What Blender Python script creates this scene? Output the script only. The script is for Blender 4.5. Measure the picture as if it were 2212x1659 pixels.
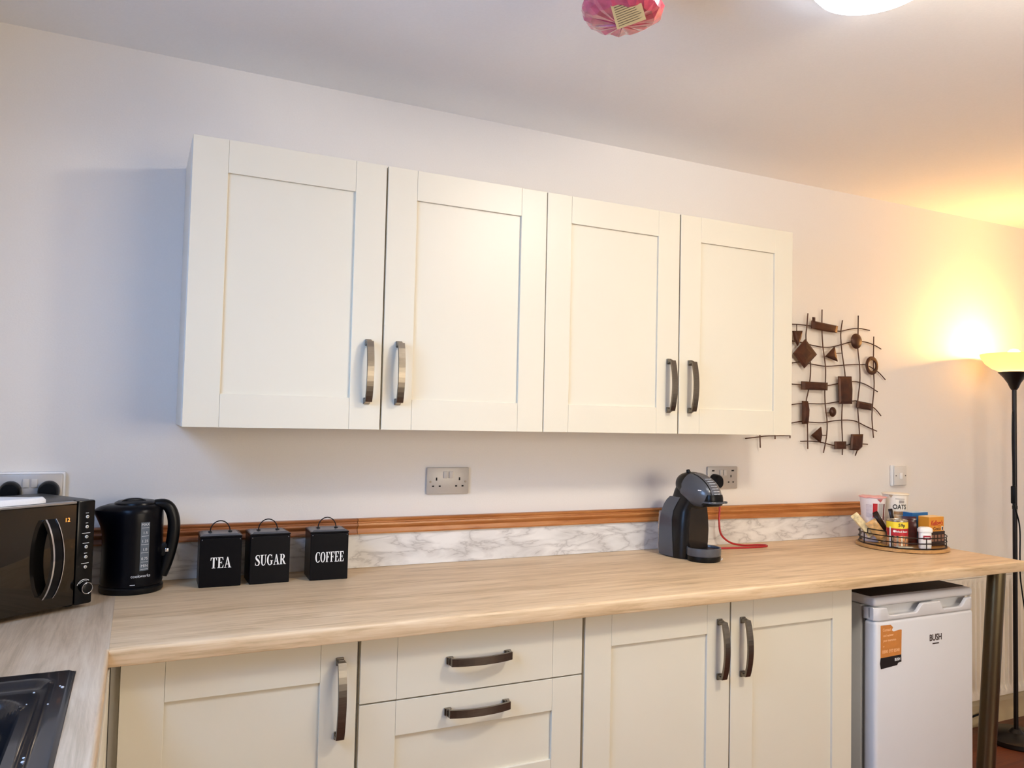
import bpy, bmesh, math, random
from mathutils import Vector, Matrix

random.seed(7)
for o in list(bpy.data.objects):
    bpy.data.objects.remove(o)
SC = bpy.context.scene
COL = SC.collection
PI = math.pi

# ------------------------------------------------------------------ camera
W_PX, H_PX = 2212.0, 1659.0
F_PX = 1680.934
YAW, PITCH, ROLL = 0.44701, 0.04307, 0.02244
CAM = Vector((-0.09585, -2.37188, 1.37952))


def camera_axes():
    f = Vector((math.sin(YAW) * math.cos(PITCH), math.cos(YAW) * math.cos(PITCH), math.sin(PITCH)))
    r = Vector((math.cos(YAW), -math.sin(YAW), 0))
    u = r.cross(f)
    r2 = math.cos(ROLL) * r + math.sin(ROLL) * u
    u2 = -math.sin(ROLL) * r + math.cos(ROLL) * u
    return r2, u2, f


cam_data = bpy.data.cameras.new('camera')
cam_data.sensor_fit = 'HORIZONTAL'
cam_data.sensor_width = 36.0
cam_data.lens = F_PX / W_PX * 36.0
cam_data.clip_start = 0.02
cam = bpy.data.objects.new('camera', cam_data)
COL.objects.link(cam)
_r, _u, _f = camera_axes()
cam.matrix_world = Matrix(((_r.x, _u.x, -_f.x, CAM.x), (_r.y, _u.y, -_f.y, CAM.y), (_r.z, _u.z, -_f.z, CAM.z), (0, 0, 0, 1)))
SC.camera = cam

# ------------------------------------------------------------------ colour management, sky, light levels
SC.view_settings.view_transform = 'Standard'
SC.view_settings.look = 'None'
SC.view_settings.gamma = 1.0
SC.view_settings.exposure = 0.50
SC.view_settings.use_curve_mapping = False

ROOM_LAMP = 92.0         # radiance of the main ceiling light's diffuser
CEILING_LAMP = 13.0      # radiance of the cool ceiling light at the frame's top edge
FLOOR_LAMP = 76.0        # watts of the floor lamp's bulb
FLOOR_BULB = 26.0        # radiance of the bulb's glass
DAYLIGHT = 33.0
FRONT_FILL = 41.0          # watts of the warm fill light added behind the viewer
DAY_COL = (0.28, 0.52, 1.0)
WARM_COL = (1.0, 0.51, 0.13)

world = bpy.data.worlds.new('sky')
SC.world = world
world.use_nodes = True
bg = world.node_tree.nodes['Background']
sky = world.node_tree.nodes.new('ShaderNodeTexSky')
sky.sky_type = 'NISHITA'
sky.sun_disc = False
sky.sun_elevation = math.radians(30)
sky.sun_rotation = math.radians(120)
world.node_tree.links.new(sky.outputs[0], bg.inputs[0])
bg.inputs[1].default_value = 0.22

# window in the left wall (behind the sink): opening used by walls, frame and daylight
WX = -0.735              # inner face of the left wall
WIN_Y0, WIN_Y1, WIN_Z0, WIN_Z1 = -2.05, -0.80, 1.12, 2.12
day = bpy.data.lights.new('daylight', 'AREA')
day.shape = 'RECTANGLE'
day.size = WIN_Y1 - WIN_Y0 - 0.1
day.size_y = WIN_Z1 - WIN_Z0 - 0.1
day.energy = DAYLIGHT
day.color = DAY_COL
day_o = bpy.data.objects.new('daylight', day)
day_o.location = (WX - 0.13, (WIN_Y0 + WIN_Y1) / 2, (WIN_Z0 + WIN_Z1) / 2)
day_o.rotation_euler = (0, math.radians(-62), 0)
COL.objects.link(day_o)
# unseen window added behind the viewer; its warm area light is frontal fill
W2X0, W2X1, W2Z0, W2Z1 = 1.1, 3.5, 0.85, 2.1
fill_light = bpy.data.lights.new('front_fill', 'AREA')
fill_light.shape = 'RECTANGLE'
fill_light.size = W2X1 - W2X0 - 0.1
fill_light.size_y = W2Z1 - W2Z0 - 0.1
fill_light.energy = FRONT_FILL
fill_light.color = (1.0, 0.85, 0.68)
fill_light_o = bpy.data.objects.new('front_fill', fill_light)
fill_light_o.location = ((W2X0 + W2X1) / 2, -4.3 - 0.14, (W2Z0 + W2Z1) / 2)
fill_light_o.rotation_euler = (math.radians(98), 0, 0)
COL.objects.link(fill_light_o)


# ------------------------------------------------------------------ materials
def lin(c):
    if isinstance(c, str):
        c = [int(c[i:i + 2], 16) / 255 for i in (0, 2, 4)]
    return tuple(x / 12.92 if x <= 0.04045 else ((x + 0.055) / 1.055) ** 2.4 for x in c)


MATS = {}


def mat(name, color='ffffff', rough=0.5, metal=0.0, var=0.0, bump=0.0, vscale=20.0, coat=0.0, ior=1.5,
        trans=0.0, emit=None, estr=0.0, alpha=1.0, stretch=None, spec=0.5):
    """procedural principled material; var = tone variation, bump = fine relief"""
    if name in MATS:
        return MATS[name]
    m = bpy.data.materials.new(name)
    m.use_nodes = True
    nt = m.node_tree
    b = nt.nodes['Principled BSDF']
    c = lin(color)
    b.inputs['Base Color'].default_value = (*c, 1)
    b.inputs['Roughness'].default_value = rough
    b.inputs['Metallic'].default_value = metal
    b.inputs['IOR'].default_value = ior
    b.inputs['Specular IOR Level'].default_value = spec
    b.inputs['Coat Weight'].default_value = coat
    b.inputs['Coat Roughness'].default_value = 0.05
    b.inputs['Transmission Weight'].default_value = trans
    b.inputs['Alpha'].default_value = alpha
    if emit:
        b.inputs['Emission Color'].default_value = (*emit, 1)
        b.inputs['Emission Strength'].default_value = estr
    if var or bump:
        tc = nt.nodes.new('ShaderNodeTexCoord')
        mp = nt.nodes.new('ShaderNodeMapping')
        nt.links.new(tc.outputs['Object'], mp.inputs[0])
        if stretch:
            mp.inputs['Scale'].default_value = stretch
        n = nt.nodes.new('ShaderNodeTexNoise')
        n.inputs['Scale'].default_value = vscale
        n.inputs['Detail'].default_value = 4
        nt.links.new(mp.outputs[0], n.inputs['Vector'])
        if var:
            r = nt.nodes.new('ShaderNodeValToRGB')
            r.color_ramp.elements[0].position = 0.3
            r.color_ramp.elements[1].position = 0.7
            r.color_ramp.elements[0].color = (*[x * (1 - var) for x in c], 1)
            r.color_ramp.elements[1].color = (*[min(1, x * (1 + var)) for x in c], 1)
            nt.links.new(n.outputs['Fac'], r.inputs[0])
            nt.links.new(r.outputs[0], b.inputs['Base Color'])
        if bump:
            bp = nt.nodes.new('ShaderNodeBump')
            bp.inputs['Strength'].default_value = bump
            bp.inputs['Distance'].default_value = 0.002
            nt.links.new(n.outputs['Fac'], bp.inputs['Height'])
            nt.links.new(bp.outputs[0], b.inputs['Normal'])
    MATS[name] = m
    return m


def wood(name, cols, along='x', rough=0.45, scale=1.0, knots=0.0, fine=1.0, coat=0.0):
    """wood grain: stretched noise along one axis; cols = dark, mid, light"""
    if name in MATS:
        return MATS[name]
    m = bpy.data.materials.new(name)
    m.use_nodes = True
    nt = m.node_tree
    b = nt.nodes['Principled BSDF']
    b.inputs['Roughness'].default_value = rough
    b.inputs['Coat Weight'].default_value = coat
    tc = nt.nodes.new('ShaderNodeTexCoord')

    def noise(sl, sc, detail, dist, rgh=0.6):
        mp = nt.nodes.new('ShaderNodeMapping')
        v = {'x': (sl, sc, sc), 'y': (sc, sl, sc), 'z': (sc, sc, sl)}[along]
        mp.inputs['Scale'].default_value = [k * scale for k in v]
        nt.links.new(tc.outputs['Object'], mp.inputs[0])
        n = nt.nodes.new('ShaderNodeTexNoise')
        n.inputs['Scale'].default_value = 1.0
        n.inputs['Detail'].default_value = detail
        n.inputs['Distortion'].default_value = dist
        n.inputs['Roughness'].default_value = rgh
        nt.links.new(mp.outputs[0], n.inputs['Vector'])
        return n.outputs['Fac']
    a = noise(1.6, 16, 6, 1.2)
    s = noise(5.0, 170, 3, 0.3)
    d = noise(3.2, 34, 5, 2.0, 0.7)
    mx = nt.nodes.new('ShaderNodeMix')
    mx.data_type = 'FLOAT'
    mx.inputs['Factor'].default_value = 0.40 * fine
    nt.links.new(a, mx.inputs['A'])
    nt.links.new(s, mx.inputs['B'])
    mx2 = nt.nodes.new('ShaderNodeMix')
    mx2.data_type = 'FLOAT'
    mx2.inputs['Factor'].default_value = 0.32
    nt.links.new(mx.outputs['Result'], mx2.inputs['A'])
    nt.links.new(d, mx2.inputs['B'])
    r = nt.nodes.new('ShaderNodeValToRGB')
    e = r.color_ramp.elements
    e[0].position, e[1].position = 0.36, 0.64
    e[0].color = (*lin(cols[0]), 1)
    e[1].color = (*lin(cols[2]), 1)
    k = e.new(0.49)
    k.color = (*lin(cols[1]), 1)
    nt.links.new(mx2.outputs['Result'], r.inputs[0])
    nt.links.new(r.outputs[0], b.inputs['Base Color'])
    bp = nt.nodes.new('ShaderNodeBump')
    bp.inputs['Strength'].default_value = 0.12
    bp.inputs['Distance'].default_value = 0.001
    nt.links.new(mx2.outputs['Result'], bp.inputs['Height'])
    nt.links.new(bp.outputs[0], b.inputs['Normal'])
    MATS[name] = m
    return m


def marble():
    m = bpy.data.materials.new('marble_laminate')
    m.use_nodes = True
    nt = m.node_tree
    b = nt.nodes['Principled BSDF']
    b.inputs['Roughness'].default_value = 0.3
    tc = nt.nodes.new('ShaderNodeTexCoord')
    mp = nt.nodes.new('ShaderNodeMapping')
    mp.inputs['Rotation'].default_value = (0, 0.75, 0)
    mp.inputs['Scale'].default_value = (5.0, 5.0, 16.0)
    nt.links.new(tc.outputs['Object'], mp.inputs[0])
    n1 = nt.nodes.new('ShaderNodeTexNoise')
    n1.inputs['Scale'].default_value = 1.3
    n1.inputs['Detail'].default_value = 9
    n1.inputs['Distortion'].default_value = 0.5
    nt.links.new(mp.outputs[0], n1.inputs['Vector'])
    # thin veins where the noise crosses its mean
    sub = nt.nodes.new('ShaderNodeMath')
    sub.operation = 'SUBTRACT'
    sub.inputs[1].default_value = 0.5
    nt.links.new(n1.outputs['Fac'], sub.inputs[0])
    ab = nt.nodes.new('ShaderNodeMath')
    ab.operation = 'ABSOLUTE'
    nt.links.new(sub.outputs[0], ab.inputs[0])
    r = nt.nodes.new('ShaderNodeValToRGB')
    e = r.color_ramp.elements
    e[0].position, e[1].position = 0.0, 0.09
    e[0].color = (*lin('bdb8b3'), 1)
    e[1].color = (*lin('e6e3de'), 1)
    k = e.new(0.018)
    k.color = (*lin('d6d2cd'), 1)
    nt.links.new(ab.outputs[0], r.inputs[0])
    n2 = nt.nodes.new('ShaderNodeTexNoise')
    n2.inputs['Scale'].default_value = 0.9
    n2.inputs['Detail'].default_value = 4
    nt.links.new(mp.outputs[0], n2.inputs['Vector'])
    r2 = nt.nodes.new('ShaderNodeValToRGB')
    r2.color_ramp.elements[0].position = 0.35
    r2.color_ramp.elements[1].position = 0.62
    r2.color_ramp.elements[0].color = (0.84, 0.84, 0.84, 1)
    r2.color_ramp.elements[1].color = (1, 1, 1, 1)
    nt.links.new(n2.outputs['Fac'], r2.inputs[0])
    mx = nt.nodes.new('ShaderNodeMix')
    mx.data_type = 'RGBA'
    mx.blend_type = 'MULTIPLY'
    mx.inputs['Factor'].default_value = 1
    nt.links.new(r.outputs[0], mx.inputs['A'])
    nt.links.new(r2.outputs[0], mx.inputs['B'])
    nt.links.new(mx.outputs['Result'], b.inputs['Base Color'])
    MATS['marble'] = m
    return m


def glass_pane():
    m = bpy.data.materials.new('window_glass')
    m.use_nodes = True
    nt = m.node_tree
    nt.nodes.remove(nt.nodes['Principled BSDF'])
    out = nt.nodes['Material Output']
    t = nt.nodes.new('ShaderNodeBsdfTransparent')
    g = nt.nodes.new('ShaderNodeBsdfGlossy')
    g.inputs['Roughness'].default_value = 0.02
    fr = nt.nodes.new('ShaderNodeFresnel')
    mx = nt.nodes.new('ShaderNodeMixShader')
    nt.links.new(fr.outputs[0], mx.inputs[0])
    nt.links.new(t.outputs[0], mx.inputs[1])
    nt.links.new(g.outputs[0], mx.inputs[2])
    nt.links.new(mx.outputs[0], out.inputs[0])
    return m


def clear_film(name, tint, amount):
    """thin clear plastic wrap: mostly see-through with a gloss"""
    m = bpy.data.materials.new(name)
    m.use_nodes = True
    nt = m.node_tree
    p = nt.nodes['Principled BSDF']
    p.inputs['Base Color'].default_value = (*lin(tint), 1)
    p.inputs['Roughness'].default_value = 0.15
    p.inputs['Alpha'].default_value = amount
    return m


M_wall = mat('wall_paint', 'e4dfd8', 0.75, bump=0.10, vscale=220, var=0.012)
M_ceil = mat('ceiling_paint', 'f6f4f1', 0.8, bump=0.14, vscale=160, var=0.012)
M_ivory = mat('ivory_cabinet_paint', 'dfd7c2', 0.38, var=0.008, vscale=5)
M_carcass = mat('pale_carcass_board', 'dedcd4', 0.5, var=0.01, vscale=8)
M_pewter = mat('brushed_pewter', '7d766c', 0.30, 1.0, var=0.10, vscale=40, stretch=(1, 1, 12))
OAK = ('b4946b', 'dabc93', 'edd4b0')
M_oak_x = wood('oak_laminate', OAK, 'x', 0.42)
M_oak_y = wood('oak_laminate_left', ('ad9678', 'cab294', 'dcc8ac'), 'y', 0.42, fine=1.0)
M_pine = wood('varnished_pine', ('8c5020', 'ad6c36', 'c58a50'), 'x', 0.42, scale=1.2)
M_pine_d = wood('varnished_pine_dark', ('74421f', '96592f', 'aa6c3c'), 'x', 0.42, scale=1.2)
M_floor = wood('floor_board', ('4a2414', '653420', '7c4428'), 'x', 0.4, scale=0.8)
M_marble = marble()
M_white = mat('white_plastic', 'eeece8', 0.35, var=0.006, vscale=6)
M_frost_plate = mat('satin_steel_plate', 'b9b3ac', 0.42, 0.25, var=0.03, vscale=90, stretch=(14, 1, 1))
M_black = mat('black_plastic', '050608', 0.34, var=0.05, vscale=12, spec=0.25)
M_gblack = mat('gloss_black', '07080a', 0.08, var=0.04, vscale=4, coat=0.5)
M_navy = mat('navy_enamel', '03040a', 0.30, var=0.06, vscale=9, spec=0.16)
M_chrome = mat('polished_chrome', 'd6d6d8', 0.12, 1.0, var=0.02, vscale=8)
M_steel = mat('worn_steel', '75684f', 0.30, 1.0, var=0.06, vscale=30, stretch=(1, 1, 0.1))
M_hole = mat('dark_hole', '090807', 0.8, var=0.05)
M_print_w = mat('white_print', 'f2f2ee', 0.5, var=0.01)
M_print_k = mat('dark_print', '2c2825', 0.5, var=0.01)


# ------------------------------------------------------------------ mesh helpers
def BM():
    return bmesh.new()


def box(bm, x0, x1, y0, y1, z0, z1, bev=0.0, seg=2):
    vs = [bm.verts.new(p) for p in ((x0, y0, z0), (x1, y0, z0), (x1, y1, z0), (x0, y1, z0),
                                    (x0, y0, z1), (x1, y0, z1), (x1, y1, z1), (x0, y1, z1))]
    fs = [bm.faces.new([vs[i] for i in q]) for q in ((3, 2, 1, 0), (4, 5, 6, 7), (0, 1, 5, 4), (1, 2, 6, 5), (2, 3, 7, 6), (3, 0, 4, 7))]
    if bev:
        es = {e for f in fs for e in f.edges}
        bmesh.ops.bevel(bm, geom=list(es), offset=bev, segments=seg, affect='EDGES', profile=0.5)
    return bm


def loft(bm, rings, cap=True, closed=True):
    """rings: lists of points of equal length; joins successive rings"""
    R = [[bm.verts.new(p) for p in ring] for ring in rings]
    n = len(R[0])
    for a, b in zip(R[:-1], R[1:]):
        for i in range(n if closed else n - 1):
            j = (i + 1) % n
            try:
                bm.faces.new((a[i], a[j], b[j], b[i]))
            except ValueError:
                pass
    if cap:
        bm.faces.new(R[0][::-1])
        bm.faces.new(R[-1])
    return bm


def lathe(bm, prof, cx=0, cy=0, seg=40, cap=True, sx=1, sy=1):
    rings = [[(cx + r * sx * math.cos(2 * PI * k / seg), cy + r * sy * math.sin(2 * PI * k / seg), z) for k in range(seg)] for r, z in prof]
    return loft(bm, rings, cap)


def tube(bm, pts, r, seg=8, closed=False, cap=True):
    pts = [Vector(p) for p in pts]
    n = len(pts)
    rings = []
    up = None
    for i, p in enumerate(pts):
        if closed:
            t = (pts[(i + 1) % n] - pts[i - 1]).normalized()
        else:
            t = (pts[min(i + 1, n - 1)] - pts[max(i - 1, 0)]).normalized()
        if up is None:
            up = Vector((0, 0, 1)) if abs(t.z) < 0.9 else Vector((1, 0, 0))
        a = t.cross(up).normalized()
        b = a.cross(t).normalized()
        up = b
        rr = r[i] if isinstance(r, (list, tuple)) else r
        rings.append([p + a * rr * math.cos(2 * PI * k / seg) + b * rr * math.sin(2 * PI * k / seg) for k in range(seg)])
    if closed:
        rings.append(rings[0])
        return loft(bm, rings, cap=False)
    return loft(bm, rings, cap)


def strap(bm, pts, wdir, w, t):
    """flat bar along pts: width w along wdir, thickness t"""
    pts = [Vector(p) for p in pts]
    wdir = Vector(wdir).normalized()
    rings = []
    for i, p in enumerate(pts):
        d = (pts[min(i + 1, len(pts) - 1)] - pts[max(i - 1, 0)]).normalized()
        nrm = d.cross(wdir).normalized()
        rings.append([p + wdir * w / 2 * a + nrm * t / 2 * b for a, b in ((-1, -1), (1, -1), (1, 1), (-1, 1))])
    return loft(bm, rings)


def smooth_path(pts, n=8):
    """Catmull-Rom through pts"""
    pts = [Vector(p) for p in pts]
    out = []
    for i in range(len(pts) - 1):
        p0, p1, p2, p3 = pts[max(i - 1, 0)], pts[i], pts[i + 1], pts[min(i + 2, len(pts) - 1)]
        for k in range(n):
            t = k / n
            out.append(0.5 * ((2 * p1) + (-p0 + p2) * t + (2 * p0 - 5 * p1 + 4 * p2 - p3) * t * t + (-p0 + 3 * p1 - 3 * p2 + p3) * t ** 3))
    out.append(pts[-1])
    return out


def prism(bm, poly, o, xd, yd, depth):
    """flat polygon (2d) on a plane, thickened along xd x yd by depth"""
    o, xd, yd = Vector(o), Vector(xd), Vector(yd)
    nd = xd.cross(yd).normalized() * depth
    a = [o + xd * p[0] + yd * p[1] for p in poly]
    return loft(bm, [a, [v + nd for v in a]])


def super_ring(cx, cy, z, hx, hy, n=2.6, seg=40, rot=0):
    out = []
    for k in range(seg):
        t = 2 * PI * k / seg
        c, s = math.cos(t), math.sin(t)
        x = hx * math.copysign(abs(c) ** (2 / n), c)
        y = hy * math.copysign(abs(s) ** (2 / n), s)
        out.append((cx + x * math.cos(rot) - y * math.sin(rot), cy + x * math.sin(rot) + y * math.cos(rot), z))
    return out


def move(bm, v):
    bmesh.ops.translate(bm, verts=bm.verts, vec=v)
    return bm


def obj(name, bm, m, parent=None, smooth=False, kind=None, label=None):
    bmesh.ops.recalc_face_normals(bm, faces=bm.faces)
    me = bpy.data.meshes.new(name)
    bm.to_mesh(me)
    bm.free()
    if smooth:
        for p in me.polygons:
            p.use_smooth = True
        try:
            me.set_sharp_from_angle(angle=math.radians(38))
        except Exception:
            pass
    me.materials.append(m)
    o = bpy.data.objects.new(name, me)
    COL.objects.link(o)
    if parent:
        o.parent = parent
    if kind:
        o['kind'] = kind
    if label:
        o['label'] = label
    return o


def tag(o, label, cat, group=None):
    o['label'] = label
    o['category'] = cat
    if group:
        o['group'] = group
    return o


def thing(name, label, cat, loc=(0, 0, 0), rotz=0.0, group=None):
    o = bpy.data.objects.new(name, None)
    o.empty_display_size = 0.05
    COL.objects.link(o)
    o.location = loc
    o.rotation_euler = (0, 0, rotz)
    return tag(o, label, cat, group)


def struct(name, bm, m, parent=None, smooth=False):
    return obj(name, bm, m, parent, smooth, kind=None if parent else 'structure')


# ------------------------------------------------------------------ lettering
def text_bm(s, size, thick=0.0003, bold=0.0, shear=0.0, sx=1.0):
    cu = bpy.data.curves.new('lettering', 'FONT')
    cu.body = s
    cu.size = size
    cu.offset = bold
    cu.shear = shear
    cu.extrude = thick
    cu.resolution_u = 3
    cu.align_x = 'CENTER'
    cu.align_y = 'CENTER'
    to = bpy.data.objects.new('lettering', cu)
    COL.objects.link(to)
    dg = bpy.context.evaluated_depsgraph_get()
    me = bpy.data.meshes.new_from_object(to.evaluated_get(dg))
    bm = BM()
    bm.from_mesh(me)
    bpy.data.objects.remove(to)
    bpy.data.curves.remove(cu)
    bpy.data.meshes.remove(me)
    for v in bm.verts:
        v.co.x *= sx
    return bm


def to_plane(bm, o, xd=(1, 0, 0), yd=(0, 0, 1)):
    o, xd, yd = Vector(o), Vector(xd).normalized(), Vector(yd).normalized()
    nd = xd.cross(yd)
    for v in bm.verts:
        v.co = o + xd * v.co.x + yd * v.co.y + nd * v.co.z
    return bm


def wrap(bm, cx, cy, rfun, ang0, z0):
    """bend flat x/y lettering round a (tapered) upright cylinder; ang0 = direction it faces"""
    for v in bm.verts:
        z = z0 + v.co.y
        r = rfun(z) + 0.0004 + max(0, v.co.z)
        a = ang0 + v.co.x / rfun(z)
        v.co = Vector((cx + r * math.cos(a), cy + r * math.sin(a), z))
    return bm


def patch(w, h, nx=10):
    """flat patch to wrap round a cylinder"""
    bm = BM()
    rows = [[bm.verts.new((-w / 2 + w * i / nx, y, 0)) for i in range(nx + 1)] for y in (-h / 2, h / 2)]
    for i in range(nx):
        bm.faces.new((rows[0][i], rows[0][i + 1], rows[1][i + 1], rows[1][i]))
    return bm


def glyph(ch):
    """bold old-style capitals, cap height 1 -> (list of polygons, advance)"""
    P = []

    def R(x0, y0, x1, y1):
        P.append([(x0, y0), (x1, y0), (x1, y1), (x0, y1)])

    def ring(cx, cy, rx, ry, ix, iy, a0, a1, n=22):
        for k in range(n):
            t0 = math.radians(a0 + (a1 - a0) * k / n)
            t1 = math.radians(a0 + (a1 - a0) * (k + 1) / n)
            P.append([(cx + rx * math.cos(t0), cy + ry * math.sin(t0)), (cx + rx * math.cos(t1), cy + ry * math.sin(t1)),
                      (cx + ix * math.cos(t1), cy + iy * math.sin(t1)), (cx + ix * math.cos(t0), cy + iy * math.sin(t0))])

    def stroke(pts, ws):
        q = smooth_path([(x, y, 0) for x, y in pts], 5)
        n = len(q)
        side = []
        for i, p in enumerate(q):
            f = i / (n - 1) * (len(ws) - 1)
            a = int(min(f, len(ws) - 2))
            w = ws[a] + (ws[a + 1] - ws[a]) * (f - a)
            d = (q[min(i + 1, n - 1)] - q[max(i - 1, 0)]).normalized()
            side.append(((p.x - d.y * w / 2, p.y + d.x * w / 2), (p.x + d.y * w / 2, p.y - d.x * w / 2)))
        for a, b in zip(side[:-1], side[1:]):
            P.append([a[0], b[0], b[1], a[1]])
    if ch == 'T':
        R(.02, .94, .68, 1); R(.26, .02, .44, .96); R(.17, 0, .53, .045)
        P.append([(.02, 1), (.01, .72), (.05, .72), (.13, .95)]); P.append([(.68, 1), (.69, .72), (.65, .72), (.57, .95)])
        return P, .74
    if ch in 'EF':
        R(.11, .02, .29, .98); R(.02, .945, .62, 1); R(.25, .47, .47, .53); R(.46, .37, .49, .63)
        P.append([(.62, 1), (.64, .73), (.60, .73), (.50, .95)])
        if ch == 'E':
            R(.02, 0, .64, .055); P.append([(.64, 0), (.68, .29), (.64, .29), (.52, .05)])
            return P, .72
        R(.02, 0, .40, .045)
        return P, .67
    if ch == 'A':
        P.append([(.32, 1), (.43, 1), (.72, .02), (.52, .02)]); P.append([(.33, 1), (.38, .86), (.17, .02), (.11, .02)])
        R(.20, .30, .56, .36); R(.02, 0, .28, .045); R(.44, 0, .80, .045)
        return P, .80
    if ch == 'O':
        ring(.39, .5, .37, .52, .18, .465, 0, 360, 36)
        return P, .80
    if ch in 'CG':
        ring(.40, .5, .38, .52, .19, .465, 48, 312, 30)
        R(.62, .66, .66, 1.0)
        if ch == 'C':
            P.append([(.60, .10), (.66, .22), (.69, .20), (.655, .05)])
            return P, .74
        R(.52, .06, .70, .42); R(.44, .40, .79, .445)
        return P, .83
    if ch == 'U':
        R(.02, .955, .40, 1); R(.50, .955, .80, 1)
        stroke([(.20, .97), (.20, .55), (.21, .25), (.30, .06), (.44, .02), (.58, .10), (.645, .30), (.65, .60), (.65, .97)],
               [.18, .18, .17, .11, .07, .06, .06, .06, .06])
        return P, .82
    if ch == 'R':
        R(.11, .02, .29, .98); R(.02, 0, .38, .045); R(.02, .955, .36, 1)
        ring(.34, .745, .31, .255, .13, .205, -90, 90, 18); R(.25, .49, .36, .54); R(.25, .95, .36, 1)
        P.append([(.30, .51), (.48, .52), (.76, .02), (.56, .02)]); R(.56, 0, .84, .045)
        return P, .80
    if ch == 'S':
        stroke([(.57, .78), (.48, .95), (.31, .97), (.17, .88), (.15, .72), (.29, .57), (.46, .44), (.55, .27), (.49, .09), (.31, .02), (.15, .08), (.08, .24)],
               [.03, .05, .07, .13, .17, .20, .20, .17, .12, .06, .05, .03])
        R(.555, .68, .59, 1.0); R(.05, 0, .085, .32)
        return P, .68
    return P, .4


def serif_bm(s, h, sx=0.8, thick=0.0005):
    bm = BM()
    x = 0
    for ch in s:
        polys, adv = glyph(ch)
        for q in polys:
            a = [bm.verts.new(((x + px) * h * sx, py * h, thick)) for px, py in q]
            try:
                bm.faces.new(a)
            except ValueError:
                pass
        x += adv
    move(bm, (-x * h * sx / 2, -h / 2, 0))
    return bm


# ================================================================== THE ROOM
CEIL = 2.377
XR, YF = 4.45, -4.3
T = 0.12
bm = BM(); box(bm, WX - T, XR + T, 0, T, 0, CEIL); struct('wall_back', bm, M_wall)
bm = BM(); box(bm, XR, XR + T, YF, 0, 0, CEIL); struct('wall_right', bm, M_wall)
bm = BM()
box(bm, WX - T, W2X0, YF - T, YF, 0, CEIL)
box(bm, W2X1, XR + T, YF - T, YF, 0, CEIL)
box(bm, W2X0, W2X1, YF - T, YF, 0, W2Z0)
box(bm, W2X0, W2X1, YF - T, YF, W2Z1, CEIL)
struct('wall_front', bm, M_wall)
bm = BM()
box(bm, WX - T, WX, YF, WIN_Y0, 0, CEIL)
box(bm, WX - T, WX, WIN_Y1, 0, 0, CEIL)
box(bm, WX - T, WX, WIN_Y0, WIN_Y1, 0, WIN_Z0)
box(bm, WX - T, WX, WIN_Y0, WIN_Y1, WIN_Z1, CEIL)
struct('wall_left', bm, M_wall)
bm = BM(); box(bm, WX - T, XR + T, YF - T, T, CEIL, CEIL + 0.12); struct('ceiling', bm, M_ceil)

# window above the sink
bm = BM()
fx0, fx1 = WX - 0.09, WX - 0.03
for (a, b, c, d) in ((WIN_Y0, WIN_Y0 + 0.06, WIN_Z0, WIN_Z1), (WIN_Y1 - 0.06, WIN_Y1, WIN_Z0, WIN_Z1), (WIN_Y0 + 0.06, WIN_Y1 - 0.06, WIN_Z0, WIN_Z0 + 0.06),
                     (WIN_Y0 + 0.06, WIN_Y1 - 0.06, WIN_Z1 - 0.06, WIN_Z1), (-1.45, -1.40, WIN_Z0 + 0.06, WIN_Z1 - 0.06)):
    box(bm, fx0, fx1, a, b, c, d, 0.004)
win = struct('window_1', bm, M_white)
M_pane = glass_pane()
for a, b in ((WIN_Y0 + 0.06, -1.45), (-1.40, WIN_Y1 - 0.06)):
    bm = BM(); box(bm, WX - 0.064, WX - 0.058, a, b, WIN_Z0 + 0.06, WIN_Z1 - 0.06)
    obj('pane', bm, M_pane, win)
bm = BM(); box(bm, WX - 0.03, WX + 0.03, WIN_Y0 - 0.03, WIN_Y1 + 0.03, WIN_Z0 - 0.03, WIN_Z0, 0.006)
obj('window_sill', bm, M_white, win)

bm = BM()
fy0, fy1 = YF - 0.09, YF - 0.03
for (a, b, c, d) in ((W2X0, W2X0 + 0.06, W2Z0, W2Z1), (W2X1 - 0.06, W2X1, W2Z0, W2Z1), (W2X0 + 0.06, W2X1 - 0.06, W2Z0, W2Z0 + 0.06),
                     (W2X0 + 0.06, W2X1 - 0.06, W2Z1 - 0.06, W2Z1), (2.275, 2.325, W2Z0 + 0.06, W2Z1 - 0.06)):
    box(bm, a, b, fy0, fy1, c, d, 0.004)
win2 = struct('fill_window_2', bm, M_white)  # added window, out of view, that lets the frontal fill in
for a, b in ((W2X0 + 0.06, 2.275), (2.325, W2X1 - 0.06)):
    bm = BM(); box(bm, a, b, YF - 0.064, YF - 0.058, W2Z0 + 0.06, W2Z1 - 0.06)
    obj('pane', bm, M_pane, win2)

# floor of dark boards
bm = BM(); box(bm, WX - T, XR + T, YF - T, T, -0.12, -0.008)
floor = struct('floor', bm, M_floor)
py = -0.005
row = 0
while py > YF:
    y1, y0 = py, max(py - 0.19, YF + 0.002)
    x = WX + 0.004 - (row % 3) * 0.45
    while x < XR:
        x0, x1 = max(x, WX + 0.004), min(x + 1.38, XR - 0.004)
        if x1 - x0 > 0.05:
            bm = BM(); box(bm, x0 + 0.0008, x1 - 0.0008, y0 + 0.0008, y1 - 0.0008, -0.008, 0.0)
            obj('plank', bm, M_floor, floor)
        x += 1.38
    py -= 0.19
    row += 1

# skirting board
bm = BM()
prof = [(0, 0), (-0.016, 0), (-0.016, 0.095), (-0.010, 0.110), (-0.004, 0.118), (0, 0.118)]
loft(bm, [[(2.78, y - 0.0005, z) for y, z in prof], [(XR - 0.001, y - 0.0005, z) for y, z in prof]])
struct('baseboard_back', bm, mat('skirting_paint', 'c9b48c', 0.4, var=0.02, vscale=4))

# ================================================================== CABINETS
ST = 0.0845      # stile and rail width
DT = 0.020       # door thickness


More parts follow.
